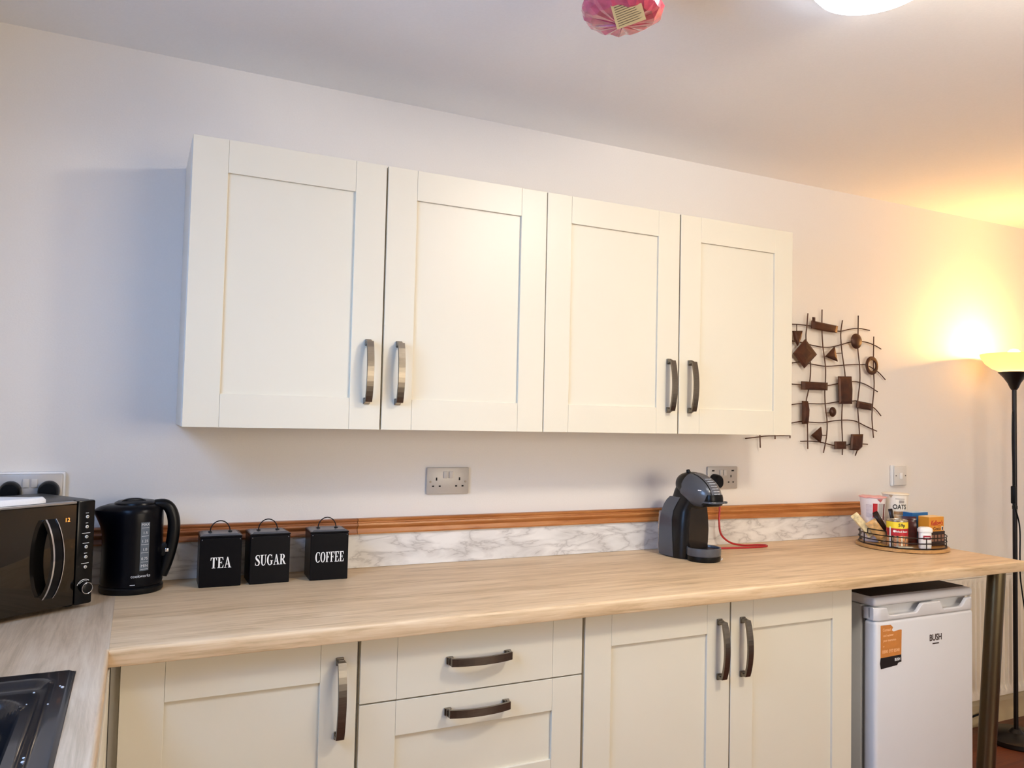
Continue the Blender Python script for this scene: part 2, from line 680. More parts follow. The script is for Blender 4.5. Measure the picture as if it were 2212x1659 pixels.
def handle_bm(cx, cz, y, length, vertical=True):
    """bow handle with two stepped feet, standing off a front at plane y (towards -y)"""
    bm = BM()
    h = length / 2
    path = []
    for k in range(13):
        t = -1 + 2 * k / 12
        path.append((t * (h - 0.006), -0.024 - 0.012 * (1 - t * t)))
    path = [(-h + 0.006, -0.010)] + path + [(h - 0.006, -0.010)]
    if vertical:
        strap(bm, [(cx, y + d, cz + a) for a, d in path], (1, 0, 0), 0.0185, 0.007)
        for s in (-1, 1):
            z = cz + s * (h - 0.006)
            box(bm, cx - 0.009, cx + 0.009, y - 0.006, y - 0.0004, z - 0.009, z + 0.009, 0.002)
            box(bm, cx - 0.0075, cx + 0.0075, y - 0.014, y - 0.005, z - 0.006, z + 0.006, 0.0015)
    else:
        strap(bm, [(cx + a, y + d, cz) for a, d in path], (0, 0, 1), 0.0185, 0.007)
        for s in (-1, 1):
            x = cx + s * (h - 0.006)
            box(bm, x - 0.009, x + 0.009, y - 0.006, y - 0.0004, cz - 0.009, cz + 0.009, 0.002)
            box(bm, x - 0.006, x + 0.006, y - 0.014, y - 0.005, cz - 0.0075, cz + 0.0075, 0.0015)
    return bm


def front(root, name, x0, x1, z0, z1, y, handle, slab=False, st=ST, rt=ST, rb=ST, panel_rec=0.0075):
    """framed front in the x-z plane whose face lies at y; handle = (cx, cz, length, vertical)"""
    g = 0.0004
    if slab:
        bm = BM(); box(bm, x0 + st + g, x1 - st - g, y, y + DT, z0, z1, 0.0007)
        d = obj(name, bm, M_ivory, root)
    else:
        bm = BM(); box(bm, x0 + st - 0.004, x1 - st + 0.004, y + panel_rec, y + DT - 0.001, z0 + rb - 0.004, z1 - rt + 0.004)
        d = obj(name, bm, M_ivory, root)
        for a, b in ((z0, z0 + rb), (z1 - rt, z1)):
            bm = BM(); box(bm, x0 + st + g, x1 - st - g, y, y + DT, a, b, 0.0007)
            obj('rail', bm, M_ivory, d)
    for a, b in ((x0, x0 + st), (x1 - st, x1)):
        bm = BM(); box(bm, a, b, y, y + DT, z0, z1, 0.0009)
        obj('stile', bm, M_ivory, d)
    if handle:
        cx, cz, ln, v = handle
        obj('handle', handle_bm(cx, cz, y, ln, v), M_pewter, d)
    return d


# ---- wall cabinets
UZ0, UZ1, UY = 1.3384, 2.0656, -0.307
HZ = 1.4945
labels = ['left-hand ivory double wall cabinet above the kettle and canisters', 'right-hand ivory double wall cabinet beside the metal wall art']
for i in range(2):
    c = thing('wall_cabinet', labels[i], 'cabinet', (1.0 * i, 0, UZ0), 0, 'ivory wall cabinets')
    hgt = UZ1 - UZ0
    bm = BM(); box(bm, 0.001, 0.999, UY + DT + 0.003, -0.001, 0.001, hgt - 0.001, 0.001)
    obj('carcass', bm, M_carcass, c)
    e0 = 0.002 if i == 0 else 0.0015
    front(c, 'door', e0, 0.4975, 0, hgt, UY, (0.4585, HZ - UZ0, 0.170, True))
    front(c, 'door', 0.5025, 0.9985, 0, hgt, UY, (0.545, HZ - UZ0, 0.170, True))

# ---- base cabinets
BY = -0.597
BZ0, BZ1 = 0.150, 0.8690
CTOP = 0.8725


def carcass(root, x0, x1):
    bm = BM(); box(bm, x0, x1, BY + DT + 0.003, -0.014, 0.150, CTOP, 0.001)
    obj('carcass', bm, M_carcass, root)
    bm = BM(); box(bm, x0 + 0.001, x1 - 0.001, BY + 0.06, BY + 0.075, 0.0, 0.1485)
    obj('plinth', bm, M_ivory, root)


c = thing('base_cabinet', 'ivory corner base cabinet with a single door under the tea and sugar canisters', 'cabinet', (0, 0, 0), 0, 'ivory base cabinets')
carcass(c, -0.107, 0.3815)
bm = BM(); box(bm, -0.1255, -0.1075, BY + 0.0235, BY + 0.034, 0.15, BZ1, 0.0008)
obj('filler_strip', bm, M_ivory, c)
front(c, 'door', -0.107, 0.3785, BZ0, BZ1, BY, (0.338, 0.738, 0.176, True), st=0.083, rt=0.0925)

c = thing('base_cabinet', 'ivory base cabinet with a stack of drawers under the worktop', 'cabinet', (0, 0, 0), 0, 'ivory base cabinets')
carcass(c, 0.3825, 0.9815)
front(c, 'drawer', 0.3865, 0.9755, 0.7160, BZ1, BY, (0.681, 0.7925, 0.166, False), slab=True, st=0.087)
front(c, 'drawer', 0.3865, 0.9755, 0.4240, 0.7125, BY, (0.679, 0.672, 0.166, False), st=0.0865, rt=0.080, rb=0.086)
front(c, 'drawer', 0.3865, 0.9755, BZ0, 0.4205, BY, (0.6705, 0.375, 0.166, False), st=0.0865, rt=0.080, rb=0.086)

c = thing('base_cabinet', 'ivory double-door base cabinet between the drawers and the fridge', 'cabinet', (0, 0, 0), 0, 'ivory base cabinets')
carcass(c, 0.9825, 1.9665)
front(c, 'door', 0.9845, 1.4705, BZ0, BZ1, BY, (1.431, 0.7305, 0.166, True), st=0.082, rt=0.0925)
front(c, 'door', 1.4755, 1.9655, BZ0, BZ1, BY, (1.5165, 0.7285, 0.166, True), st=0.083, rt=0.0925)

# ---- left run under the sink (fronts face +x)
c = thing('base_cabinet', 'ivory base cabinet below the black sink on the left run', 'cabinet', (-0.1262, -0.66, 0), PI / 2, 'ivory base cabinets')
# local +x runs along world +y, local -y faces world +x
bm = BM(); box(bm, -1.02, 0.035, 0.0225, 0.595, 0.150, CTOP - 0.19, 0.001); box(bm, -1.02, -1.0, 0.0225, 0.595, CTOP - 0.19, CTOP); obj('carcass', bm, M_carcass, c)
bm = BM(); box(bm, -1.02, 0.035, 0.06, 0.075, 0, 0.1485); obj('plinth', bm, M_ivory, c)
bm = BM(); box(bm, -0.028, 0.066, 0.0, 0.020, 0.150, BZ1, 0.001); obj('corner_post', bm, M_ivory, c)
front(c, 'door', -0.525, -0.031, BZ0, BZ1, 0.0, None, rt=0.0925)
front(c, 'door', -1.02, -0.528, BZ0, BZ1, 0.0, (-0.97, 0.738, 0.166, True), rt=0.0925)

# ================================================================== WORKTOPS
WT, WB, WF = 0.910, 0.8735, -0.649
JX = -0.1288                                     # joint line of the two worktops


def nosing(bm, a, b, axis):
    """front edge with a rolled top; axis 'x': runs along x at y = WF"""
    pr = [(0.03, WT), (0.0075, WT), (0.0042, WT - 0.0006), (0.0016, WT - 0.0022), (0.0004, WT - 0.0045), (0, WT - 0.0075), (0, WB + 0.004), (0.0015, WB + 0.001), (0.004, WB), (0.03, WB)]
    if axis == 'x':
        loft(bm, [[(a, WF + d, z) for d, z in pr], [(b, WF + d, z) for d, z in pr]])
    else:
        loft(bm, [[(JX - d, a, z) for d, z in pr], [(JX - d, b, z) for d, z in pr]])


WEND = 2.772
bm = BM()
box(bm, JX + 0.0001, WEND, WF + 0.03, -0.0015, WB, WT)
nosing(bm, JX + 0.0001, WEND, 'x')
tag(obj('worktop', bm, M_oak_x, smooth=True), 'long pale oak worktop running under the wall cabinets to the fridge', 'worktop')

SX0, SX1, SY0, SY1 = -0.665, -0.177, -1.80, -0.768   # sink outline
CUT = 0.012
bm = BM()
box(bm, WX + 0.002, JX - 0.03, SY1 - CUT, -0.0015, WB, WT)
box(bm, JX - 0.03, JX - 0.0001, WF + 0.0002, -0.0015, WB, WT)
box(bm, WX + 0.002, JX - 0.03, -2.3, SY0 + CUT, WB, WT)
box(bm, WX + 0.002, SX0 + CUT, SY0 + CUT, SY1 - CUT, WB, WT)
box(bm, SX1 - CUT, JX - 0.03, SY0 + CUT, SY1 - CUT, WB, WT)
nosing(bm, -2.3, WF + 0.0002, 'y')
tag(obj('worktop', bm, M_oak_y, smooth=True), 'pale oak worktop of the left run holding the sink and microwave', 'worktop')


# ---- sink: one pressed sheet with a stepped rim and a deep bowl
def rr_sdf(x, y, x0, x1, y0, y1, r):
    cx, cy, hx, hy = (x0 + x1) / 2, (y0 + y1) / 2, (x1 - x0) / 2, (y1 - y0) / 2
    qx, qy = abs(x - cx) - hx + r, abs(y - cy) - hy + r
    return math.hypot(max(qx, 0), max(qy, 0)) + min(max(qx, qy), 0) - r


def sstep(a, b, t):
    t = max(0, min(1, (t - a) / (b - a)))
    return t * t * (3 - 2 * t)


def sink_z(x, y):
    d0 = rr_sdf(x, y, SX0, SX1, SY0, SY1, 0.012)
    z = 0.0045 * (1 - sstep(-0.006, 0.0, d0)) + 0.0004
    d1 = rr_sdf(x, y, SX0 + 0.034, SX1 - 0.034, SY0 + 0.04, SY1 - 0.042, 0.03)
    z -= 0.011 * (1 - sstep(-0.016, 0.004, d1))
    d2 = rr_sdf(x, y, -0.605, -0.243, -1.32, -0.855, 0.075)
    z -= 0.165 * (1 - sstep(-0.055, 0.0, d2)) ** 0.8
    return WT + z


bm = BM()
nx, ny = 90, 170
G = [[bm.verts.new((SX0 + (SX1 - SX0) * i / nx, SY0 + (SY1 - SY0) * j / ny, 0)) for j in range(ny + 1)] for i in range(nx + 1)]
for row_ in G:
    for v in row_:
        v.co.z = sink_z(v.co.x, v.co.y)
for i in range(nx):
    for j in range(ny):
        bm.faces.new((G[i][j], G[i + 1][j], G[i + 1][j + 1], G[i][j + 1]))
M_sink = mat('black_composite', '16181d', 0.22, var=0.2, vscale=420, coat=0.35)
snk = tag(obj('sink', bm, M_sink, smooth=True), 'glossy black inset sink with stepped rim in the left worktop', 'sink')
bm = BM(); lathe(bm, [(0.0, WT - 0.1575), (0.03, WT - 0.1575), (0.042, WT - 0.159), (0.044, WT - 0.164)], -0.42, -1.08, 24)
obj('drain_strainer', bm, M_chrome, snk, True)
bm = BM()
for k, (x, y) in enumerate(((-0.195, -0.86), (-0.191, -0.868), (-0.2335, -0.845), (-0.205, -0.945), (-0.238, -0.90), (-0.215, -1.14), (-0.2145, -1.155))):
    r = (0.0016, 0.0026, 0.0018, 0.0015, 0.0012, 0.002, 0.0026)[k]
    lathe(bm, [(r, sink_z(x, y)), (r * 0.8, sink_z(x, y) + r * 0.5), (r * 0.3, sink_z(x, y) + r * 0.7)], x, y, 8)
obj('water_drop', bm, mat('water', 'f4f6f8', 0.05, trans=0.3, ior=1.33, var=0.01), snk, True, kind='stuff')

# ================================================================== SPLASHBACK AND TIMBER TRIM
SBX1 = 2.713
bm = BM(); box(bm, WX + 0.001, SBX1, -0.012, -0.0008, WT + 0.0008, 1.012)
tag(obj('splashback', bm, M_marble), 'low grey-veined white marble upstand along the back of the worktop', 'splashback')


def trim(name, x0, x1, z0, z1, zz0, zz1, m):
    """moulded timber strip; (z0, z1) bottom/top at x0, (zz0, zz1) at x1"""
    pr = [(0.0, 0.0), (0.020, 0.0), (0.021, 0.10), (0.018, 0.22), (0.0165, 0.34), (0.019, 0.44), (0.024, 0.50), (0.026, 0.60), (0.024, 0.70), (0.0195, 0.74), (0.0195, 0.80), (0.023, 0.86), (0.024, 0.94), (0.021, 1.0), (0.0, 1.0)]
    bm = BM()
    loft(bm, [[(x0, -0.0008 - d, z0 + (z1 - z0) * t) for d, t in pr], [(x1, -0.0008 - d, zz0 + (zz1 - zz0) * t) for d, t in pr]])
    struct(name, bm, m, smooth=True)


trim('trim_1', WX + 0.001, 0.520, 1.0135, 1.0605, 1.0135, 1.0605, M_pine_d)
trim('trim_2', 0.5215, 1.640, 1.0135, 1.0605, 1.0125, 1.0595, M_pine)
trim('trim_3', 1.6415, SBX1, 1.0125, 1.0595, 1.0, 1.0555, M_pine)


# ================================================================== SOCKETS AND SWITCH
def socket(name, label, cx, cz, pattress, usb=False, holes=(True, True)):
    r = thing(name, label, 'socket', (cx, -0.0008, cz), 0)
    y = 0.0
    if pattress:
        bm = BM(); box(bm, -0.078, 0.078, -0.024, 0, -0.047, 0.047, 0.004)
        obj('pattress_box', bm, M_white, r, True)
        y = -0.024
    bm = BM(); box(bm, -0.073, 0.073, y - 0.0085, y - 0.0003, -0.043, 0.043, 0.0035)
    obj('faceplate', bm, M_frost_plate, r, True)
    y -= 0.0085
    for s in (-1, 1):
        bm = BM(); box(bm, s * 0.0095 - 0.0072, s * 0.0095 + 0.0072, y - 0.0035, y - 0.0002, 0.008, 0.030, 0.0012)
        obj('rocker', bm, mat('grey_rocker', 'c6c0b8', 0.4, var=0.01), r, True)
    for s, on in zip((-1, 1), holes):
        if on:
            bm = BM()
            hx = s * 0.0395
            box(bm, hx - 0.0023, hx + 0.0023, y - 0.0006, y - 0.0001, 0.001, 0.0105)
            for q in (-0.0112, 0.0112):
                box(bm, hx + q - 0.0034, hx + q + 0.0034, y - 0.0006, y - 0.0001, -0.0195, -0.0150)
            obj('outlet', bm, M_hole, r)
            if not usb:
                bm = BM(); bmesh.ops.create_cone(bm, cap_ends=True, segments=14, radius1=0.0032, radius2=0.0032, depth=0.0012)
                for v in bm.verts:
                    v.co = Vector((v.co.x + s * 0.0602, y - 0.0006 + v.co.z, v.co.y - 0.003))
                obj('screw', bm, mat('screw_steel', '7a7168', 0.4, 0.8, var=0.05), r)
    if usb:
        for s in (-1, 1):
            bm = BM(); box(bm, s * 0.048 - 0.006, s * 0.048 + 0.006, y - 0.0007, y - 0.0001, 0.0245, 0.0295)
            obj('usb_port', bm, M_hole, r)
    return r


socket('wall_socket', 'empty steel double socket on the wall below the wall cabinets', 0.8155, 1.1712, False)
socket('wall_socket', 'double socket with charging ports behind the pod coffee machine', 1.9478, 1.1660, False, True, (False, True))
socket('wall_socket', 'boxed double socket with two black plugs behind the microwave', -0.3375, 1.1645, True, False, (False, False))

sw = thing('light_switch', 'single white light switch in a raised box above the tray of breakfast items', 'switch', (2.931, -0.0008, 1.1632))
bm = BM(); box(bm, -0.042, 0.042, -0.016, 0, -0.046, 0.046, 0.004); obj('pattress_box', bm, M_white, sw, True)
bm = BM(); box(bm, -0.040, 0.040, -0.0225, -0.0162, -0.043, 0.043, 0.004); obj('faceplate', bm, mat('switch_plate', 'd9d5cd', 0.35, var=0.01), sw, True)
bm = BM(); box(bm, -0.0085, 0.0085, -0.0265, -0.0227, -0.015, 0.013, 0.0015); obj('rocker', bm, M_white, sw, True)
for s in (-1, 1):
    bm = BM(); bmesh.ops.create_cone(bm, cap_ends=True, segments=12, radius1=0.003, radius2=0.003, depth=0.001)
    for v in bm.verts:
        v.co = Vector((v.co.x + s * 0.030, -0.0230 + v.co.z, v.co.y))
    obj('screw', bm, MATS['screw_steel'], sw)


# two black plugs of the left socket
def plug(parent, name, cx, y, cz, w=0.05, h=0.05, d=0.036):
    bm = BM()
    rings = []
    for t, k in ((0, 1.0), (0.18, 1.0), (0.55, 0.97), (0.85, 0.88), (1.0, 0.74)):
        ring = []
        for a in range(28):
            th = 2 * PI * a / 28
            c_, s_ = math.cos(th), math.sin(th)
            x = w / 2 * k * math.copysign(abs(c_) ** 0.75, c_)
            z = h / 2 * k * math.copysign(abs(s_) ** 0.75, s_)
            if z > 0:
                x *= 1 - 0.30 * (z / (h / 2)) ** 2
            ring.append((cx + x, y - d * t, cz + z))
        rings.append(ring)
    loft(bm, rings)
    return obj(name, bm, M_black, parent, True)


for cx, lb, dx in ((-0.3795, 'left of the two black plugs above the microwave', -0.01), (-0.2950, 'right of the two black plugs above the microwave', 0.01)):
    p = thing('plug', lb, 'plug', (cx, -0.0345, 1.1640), 0, 'plugs in the boxed socket')
    plug(p, 'plug_body', 0, 0, 0, 0.050, 0.052, 0.028)
    bm = BM(); tube(bm, smooth_path([(0, -0.012, -0.022), (0, -0.014, -0.06), (dx, -0.006, -0.12), (dx * 2, 0.004, -0.19)]), 0.0035); obj('flex', bm, M_black, p, True)

# ================================================================== MICROWAVE
MW_A = math.radians(34.5)                        # direction of its front in plan
mw = thing('microwave', 'black mirrored microwave set at an angle in the corner', 'microwave', (-0.2141, -0.2839, WT), MW_A)
# local x along the front (door ends at x=0, controls to the right), local +y into the corner
MWL, MWP, MWD, MZ0, MZ1 = -0.385, 0.0425, 0.222, 0.012, 0.252
bm = BM(); box(bm, MWL, MWP - 0.001, 0.018, MWD, MZ0 + 0.004, MZ1, 0.003); obj('casing', bm, mat('black_casing', '0a0b0e', 0.35, var=0.05, vscale=9), mw, True)
bm = BM(); box(bm, MWL, -0.002, -0.002, 0.017, MZ0, MZ1 - 0.007, 0.002)
M_mirror = mat('mirrored_door_glass', '454039', 0.05, 0.92, var=0.02, vscale=2)
door = obj('door', bm, M_mirror, mw, True)
bm = BM(); box(bm, MWL, -0.002, -0.001, 0.017, MZ1 - 0.0065, MZ1 - 0.0005, 0.0015); obj('door_top_trim', bm, mat('silver_trim', 'a9abb0', 0.3, 0.9, var=0.02), door, True)
bm = BM(); box(bm, 0.0, MWP, -0.003, 0.017, MZ0 - 0.003, MZ1, 0.004); panel = obj('control_panel', bm, mat('matt_black_panel', '030406', 0.22, var=0.04, vscale=5, spec=0.25), mw, True)
for x in (MWL + 0.04, MWP - 0.03):
    for y in (0.05, MWD - 0.05):
        bm = BM(); lathe(bm, [(0.014, 0.0), (0.014, MZ0 + 0.005)], x, y, 16); obj('foot', bm, M_black, mw)
for k in range(6):
    z = 0.2135 - k * 0.0235
    x = 0.0225
    bm = BM(); lathe(bm, [(0.0036, 0), (0.0036, 0.002), (0.0028, 0.0026)], 0, 0, 18)
    for v in bm.verts:
        v.co = Vector((x + v.co.x, -0.003 - v.co.z, z + v.co.y))
    b_ = obj('button', bm, mat('button_white', 'd8d6ce', 0.4, var=0.02), panel, True)
    bm = BM(); box(bm, x - 0.0016, x + 0.0016, -0.0061, -0.0056, z - 0.0012, z + 0.0012)
    obj('button_symbol', bm, M_print_k, panel)
    w_ = (0.004, 0.003, 0.011, 0.0085, 0.004, 0.010)[k]
    bm = BM(); box(bm, x - w_, x + w_ * 0.8, -0.0038, -0.0031, z + 0.0082, z + 0.0092)
    obj('print_line', bm, M_print_w, panel)
bm = BM()
pts = [(0.0225 + 0.0125 * math.cos(2 * PI * k / 28), -0.016, 0.048 + 0.0125 * math.sin(2 * PI * k / 28)) for k in range(28)]
tube(bm, pts, 0.0011, 6, closed=True)
obj('knob_ring', bm, M_chrome, panel, True)
bm = BM(); lathe(bm, [(0.0128, 0), (0.0125, 0.013), (0.010, 0.0145)], 0, 0, 28)
for v in bm.verts:
    v.co = Vector((0.0225 + v.co.x, -0.003 - v.co.z, 0.048 + v.co.y))
obj('knob', bm, M_black, panel, True)
bm = BM()
tube(bm, [(0.0225 + 0.019 * math.cos(a), -0.0033, 0.046 + 0.021 * math.sin(a)) for a in [math.radians(55 + 9 * k) for k in range(12)]], 0.0007, 6)
tube(bm, [(0.0225 + 0.016 * math.cos(a), -0.0033, 0.046 + 0.0175 * math.sin(a)) for a in [math.radians(65 + 9 * k) for k in range(9)]], 0.0005, 6)
obj('dial_print', bm, M_print_w, panel)
# bow handle: black front, chrome edges
hx = -0.067
arc = [(-1 + 2 * k / 16) for k in range(17)]
hp = [(hx + 0.006 * (1 - t * t), -0.006 - 0.027 * (1 - t * t) ** 0.8, 0.128 + 0.086 * t) for t in arc]
bm = BM(); strap(bm, hp, (1, 0, 0), 0.020, 0.010); hd = obj('handle', bm, mat('black_handle', '030305', 0.15, var=0.04, spec=0.25), door, True)
for s in (-1, 1):
    bm = BM(); strap(bm, [(x + s * 0.0112, y - 0.002, z) for x, y, z in hp], (1, 0, 0), 0.0036 if s < 0 else 0.0016, 0.011); obj('chrome_edge', bm, M_chrome, door, True)
bm = BM(); box(bm, hx - 0.011, hx + 0.012, -0.008, -0.0025, 0.206, 0.216, 0.002); box(bm, hx - 0.011, hx + 0.012, -0.008, -0.0025, 0.040, 0.050, 0.002); obj('handle_mount', bm, M_chrome, door, True)
bm = to_plane(text_bm('12', 0.013, 0.0002, 0.0), (-0.024, -0.0027, 0.210))
obj('display_digits', bm, mat('orange_display', 'ff9a3c', 0.5, emit=(1.0, 0.32, 0.06), estr=1.1), door)
# white folded cloth lying on it
bm = BM()
outline = [(-0.30, 0.02), (-0.17, 0.004), (-0.085, 0.006), (-0.066, 0.014), (-0.062, 0.026), (-0.085, 0.040), (-0.13, 0.105), (-0.17, 0.19), (-0.31, 0.20)]
loft(bm, [[(x, y, 0.0) for x, y in outline], [(x * 1.0, y, 0.009 + 0.004 * math.sin(9 * x)) for x, y in outline], [(x - 0.004 * (1 if x > -0.15 else -1), y * 0.97 + 0.004, 0.015 + 0.003 * math.sin(14 * x)) for x, y in outline]])
cl = obj('cloth', bm, mat('white_cloth', 'f1f0ee', 0.8, bump=0.3, vscale=300, var=0.02), None, True)
cl.location = (-0.2141, -0.2839, WT + MZ1 + 0.0002)
cl.rotation_euler = (0, 0, MW_A)
tag(cl, 'white folded cloth lying on top of the microwave', 'cloth')

# ================================================================== KETTLE
KX, KY = -0.094, -0.102
ket = thing('kettle', 'black jug kettle between the microwave and the tea canister', 'kettle', (KX, KY, WT))
bm = BM(); loft(bm, [super_ring(0, 0, z, hx_, hy_, 2.1) for z, hx_, hy_ in ((0.0, 0.073, 0.073), (0.004, 0.076, 0.076), (0.014, 0.076, 0.076), (0.018, 0.071, 0.071))]); obj('power_base', bm, M_black, ket, True)
bm = BM()
rings = []
KR = [(0.019, 0.0725), (0.026, 0.0740), (0.06, 0.0730), (0.12, 0.0720), (0.147, 0.0715), (0.168, 0.0713), (0.186, 0.0710), (0.200, 0.0705), (0.209, 0.0695), (0.217, 0.065), (0.223, 0.056)]
SP = [0, 0, 0, 0.0005, 0.002, 0.007, 0.015, 0.0225, 0.0255, 0.017, 0.006]
for (z, r), sp in zip(KR, SP):
    ring = []
    for k in range(48):
        th = 2 * PI * k / 48
        d = abs((th - PI + PI) % (2 * PI) - PI)
        out = sp * math.exp(-(d / 0.40) ** 2)
        ring.append((math.cos(th) * (r + out), math.sin(th) * (r + out * 0.35), z))
    rings.append(ring)
loft(bm, rings)
kb = obj('jug_body', bm, M_navy, ket, True)
bm = BM(); loft(bm, [super_ring(0.004, 0, z, hx_, hy_, 2.0) for z, hx_, hy_ in ((0.221, 0.053, 0.053), (0.227, 0.051, 0.051), (0.231, 0.044, 0.044), (0.233, 0.028, 0.028))]); lid = obj('lid', bm, M_navy, ket, True)
bm = BM(); strap(bm, smooth_path([(-0.030, -0.012, 0.231), (-0.015, -0.012, 0.2362), (0.010, -0.012, 0.2366), (0.026, -0.012, 0.232)], 5), (0, 1, 0), 0.016, 0.003); obj('lid_grip', bm, M_black, lid, True)
# big D handle on the right
hpts = smooth_path([(0.048, -0.01, 0.221), (0.072, -0.012, 0.2205), (0.087, -0.014, 0.206), (0.0955, -0.015, 0.176), (0.0950, -0.015, 0.138), (0.089, -0.013, 0.100), (0.080, -0.011, 0.065), (0.070, -0.008, 0.036)], 6)
n_ = len(hpts)
bm = BM()
rings = []
for i, p in enumerate(hpts):
    d = (hpts[min(i + 1, n_ - 1)] - hpts[max(i - 1, 0)]).normalized()
    a = d.cross(Vector((0, 1, 0))).normalized()
    f = i / (n_ - 1)
    wv = 0.0125 + 0.003 * math.sin(PI * f) + 0.006 * max(0, f - 0.6)
    rings.append([p + a * wv * math.cos(2 * PI * k / 16) + Vector((0, 1, 0)) * 0.015 * math.sin(2 * PI * k / 16) for k in range(16)])
loft(bm, rings)
kh = obj('handle', bm, M_black, ket, True)
bm = BM(); box(bm, 0.062, 0.096, -0.024, 0.006, 0.085, 0.120, 0.006); obj('switch_housing', bm, M_black, ket, True)
bm = BM(); box(bm, 0.076, 0.085, -0.030, -0.022, 0.098, 0.108, 0.002); obj('switch_lever', bm, M_chrome, ket, True)
face = math.radians(-90 + 22)
kr = lambda z: 0.0749 - 0.002 * max(0, min(1, (z - 0.026) / 0.094))
bm = wrap(patch(0.022, 0.122), 0, 0, kr, face, 0.121)
gauge = obj('water_gauge', bm, mat('smoked_window', '566069', 0.2, var=0.12, vscale=60, coat=0.3), ket)
bm = BM()
for k, z in enumerate((0.176, 0.155, 0.134, 0.113, 0.090, 0.072)):
    t_ = wrap(text_bm(('MAX', '1.5', '1.25', '1.0', '0.75', 'MIN')[k], 0.0095, 0.0001), 0, 0, lambda q: kr(q) + 0.0008, face, z)
    me_ = bpy.data.meshes.new('tmp'); t_.to_mesh(me_); t_.free(); bm.from_mesh(me_); bpy.data.meshes.remove(me_)
    t_ = wrap(patch(0.018, 0.0009), 0, 0, lambda q: kr(q) + 0.0008, face, z - 0.008)
    me_ = bpy.data.meshes.new('tmp'); t_.to_mesh(me_); t_.free(); bm.from_mesh(me_); bpy.data.meshes.remove(me_)
obj('gauge_marks', bm, mat('grey_print', 'b9bdc2', 0.5, var=0.02), gauge)
bm = wrap(text_bm('cookworks', 0.0105, 0.0001, 0.0001), 0, 0, lambda q: kr(q) + 0.0008, face - 0.10, 0.047)
obj('lettering', bm, MATS['grey_print'], kb)
bm = wrap(patch(0.012, 0.0015), 0, 0, lambda q: kr(q) + 0.001, face - 0.35, 0.026)
obj('base_mark', bm, MATS['grey_print'], kb)


# ================================================================== CANISTERS
def canister(label, word, x, y, rot, wx):
    r = thing('canister', label, 'canister', (x, y, WT), rot, 'navy storage canisters')
    w, d, h = 0.106 / 2, 0.098, 0.136
    # local: front face at y=0, body behind
    bm = BM(); box(bm, -w, w, 0, d, 0.0005, h - 0.0055, 0.0016); b = obj('body', bm, M_navy, r)
    bm = BM()
    box(bm, -w - 0.0008, w + 0.0008, -0.0008, d + 0.0015, h - 0.005, h, 0.0018)
    lid_ = obj('lid', bm, M_navy, r)
    bm = BM(); loft(bm, [[(-w + 0.003, 0.002, h), (w - 0.003, 0.002, h), (w - 0.003, d - 0.002, h), (-w + 0.003, d - 0.002, h)],
                         [(-w + 0.010, 0.012, h + 0.0035), (w - 0.010, 0.012, h + 0.0035), (w - 0.010, d - 0.012, h + 0.0035), (-w + 0.010, d - 0.012, h + 0.0035)]])
    obj('lid_top', bm, mat('navy_lid_sheen', '5a5f68', 0.28, 0.4, var=0.05, vscale=8), r)  # grey reflected sheen of the lid top put into its colour
    bm = BM()
    for s in (-1, 1):
        box(bm, s * 0.0255 - 0.005, s * 0.0255 + 0.005, 0.044, 0.056, h + 0.0032, h + 0.0062, 0.001)
    tube(bm, [(0.0255 * math.cos(a), 0.050, h + 0.005 + 0.0285 * math.sin(a)) for a in [PI * k / 18 for k in range(19)]], 0.0015, 8)
    obj('wire_handle', bm, M_black, lid_, True)
    for s in (-1, 1):
        bm = BM(); bmesh.ops.create_uvsphere(bm, u_segments=10, v_segments=6, radius=0.0016)
        move(bm, (s * (w - 0.005), -0.0012, h - 0.010)); obj('rivet', bm, mat('rivet', '8b8d93', 0.25, 0.9, var=0.02), lid_, True)
    bm = to_plane(serif_bm(word, 0.0285, wx), (0.001, -0.0002, 0.0648))
    obj('lettering', bm, M_print_w, b)
    return r


canister('navy canister lettered TEA in white', 'TEA', 0.1190, -0.1460, math.radians(-1.0), 0.82)
canister('navy canister lettered SUGAR in white', 'SUGAR', 0.2470, -0.1450, math.radians(1.0), 0.735)
canister('navy canister lettered COFFEE in white', 'COFFEE', 0.4080, -0.1520, math.radians(-2.0), 0.655)

# ================================================================== POD COFFEE MACHINE
cm = thing('coffee_machine', 'black and slate-grey pod coffee machine with a red cable', 'coffee machine', (1.650, -0.195, WT), math.radians(4))
M_slate = mat('slate_grey_plastic', '4a4d53', 0.28, var=0.04, vscale=7, coat=0.2)
# local: -y is its front; footprint y -0.115..0.125
bm = BM()
secs = [(0.0, 0.0640, -0.030, 0.086), (0.010, 0.0660, -0.032, 0.088), (0.050, 0.0665, -0.034, 0.088), (0.090, 0.0660, -0.036, 0.087), (0.130, 0.0640, -0.036, 0.085), (0.160, 0.0595, -0.035, 0.082), (0.180, 0.0550, -0.040, 0.076), (0.195, 0.0530, -0.050, 0.070), (0.212, 0.0515, -0.056, 0.062), (0.228, 0.0500, -0.056, 0.056), (0.245, 0.046, -0.05, 0.048), (0.258, 0.035, -0.04, 0.038)]
loft(bm, [super_ring(0, (y0_ + y1_) / 2, z, hx_, (y1_ - y0_) / 2, 3.0, 48) for z, hx_, y0_, y1_ in secs])
body = obj('body', bm, mat('satin_black_body', '07080b', 0.28, var=0.05, vscale=6, spec=0.35), cm, True)
